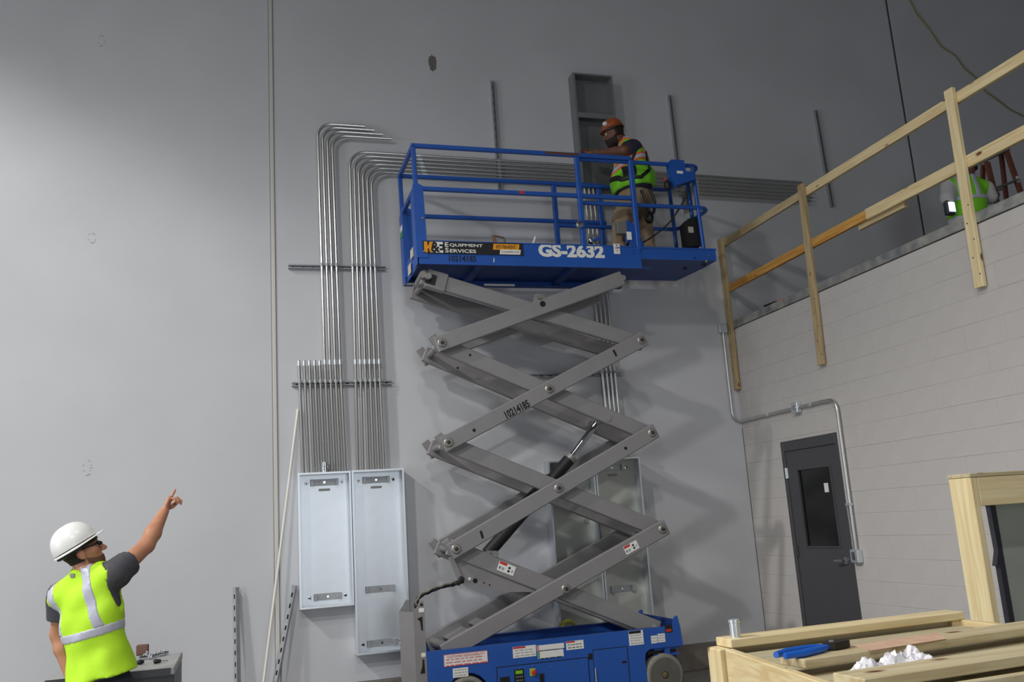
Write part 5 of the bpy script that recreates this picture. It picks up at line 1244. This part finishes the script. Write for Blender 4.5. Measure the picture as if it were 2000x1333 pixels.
for sg in (-1, 1):
    hp_ = P_+Rv*.09*sg; kn = np.array([hp_[0], hp_[1], 4.24])+Fv*.03; an = np.array([hp_[0], hp_[1], 3.87])
    lg += [cone(hp_, kn, .09, .065, .04), cone(kn, an, .065, .055, .03)]
    MB().sph(Vector(an)+Vector(Fv)*.06-AZ*.035, (.05, .07, .045), 12, 8).build('boot', boot_m, mw)
sdf_obj('trousers', G3, np.maximum(evalp(G3, lg+[ell(P_, (Rv, Fv, U_), (.165, .125, .12), .04)])-.01, G3.xyz()[2]-4.6), jean_m, mw)
G4 = Grid(hc-.2, hc+.2, .01); Xh, Yh, Zh = G4.xyz(); Dh = evalp(G4, hd); a_f, a_u = fu(f, z3), fu(u, z3)
sdf_obj('hair', G4, np.maximum(np.maximum(Dh-.01, -(Dh+.02)), np.maximum(a_f-.04, -(a_u+.05))), hair_m, mw)
eyes(mw, hc, f, u, r)
# work light in the left hand
p = A(1854, 408, yb_-.06)
wl = MB().obox(Vector(p), (1, 0, 0), (0, 1, 0), (0, 0, 1), .055, .03, .075, .01).single('work_light', mat('light_housing', (60, 62, 66), .5), 'small bright white work light held beside the worker on the mezzanine', 'light')
MB().obox(Vector(p)+Vector((.01, -.032, .012)), (1, 0, 0), (0, 1, 0), (0, 0, 1), .042, .003, .055).build('lens', mat('lit_lens', (205, 232, 255), .3, emit=1.6), wl)
# --- step ladder on the mezzanine
sl = thing('step_ladder', 'red brown fibreglass step ladder standing on the mezzanine', 'ladder', (8.6, 8.05, 3.79))
rail_m = mat('red_fibreglass', (122, 70, 58), .55); alu = mat('ladder_aluminium', (120, 120, 120), .45, .5)
ly = 8.05; T_ = aty(1950, 302, ly); T2 = aty(1922, 312, ly+.0)
top = [aty(1918, 315, ly), aty(1962, 294, ly)]
zt_ = (top[0].z+top[1].z)/2
MB().bar(top[0], top[1], .16, .05, AZ, .006).build('top_cap', alu, sl)
fl_, fr_ = top[0]+Vector((.02, -.05, -.03)), top[1]+Vector((-.03, -.05, -.03))
feet = {}
for nm, q, dx, dy in (('l', fl_, -.12, -.22), ('r', fr_, .10, -.22)):
    b = Vector((q.x+dx, q.y+dy, 3.79)); feet[nm] = (q, b); MB().bar(q, b, .03, .075, (1, 0, 0), .004).build('rail', rail_m, sl)
for nm, q, dx, dy in (('bl', fl_+Vector((.02, .08, 0)), .10, .55), ('br', fr_+Vector((0, .08, 0)), .38, .5)):
    b = Vector((q.x+dx, q.y+dy, 3.79)); feet[nm] = (q, b); MB().bar(q, b, .03, .06, (1, 0, 0), .004).build('rear_rail', rail_m, sl)
for k in range(1, 5):
    t = k*.21; a = feet['l'][0].lerp(feet['l'][1], t); b = feet['r'][0].lerp(feet['r'][1], t); MB().bar(a, b, .075, .025, AZ, .004).build('step', alu, sl)
    if k < 4: a = feet['bl'][0].lerp(feet['bl'][1], t); b = feet['br'][0].lerp(feet['br'][1], t); MB().bar(a, b, .02, .03, AZ).build('brace', alu, sl)
a = feet['r'][0].lerp(feet['r'][1], .2); MB().box(a.x-.02, a.x+.02, a.y-.022, a.y-.018, a.z-.05, a.z+.03).build('warning_label', white_m, sl)
a = feet['r'][0].lerp(feet['r'][1], .75); MB().box(a.x-.02, a.x+.02, a.y-.022, a.y-.018, a.z-.08, a.z+.06).build('warning_label', white_m, sl)
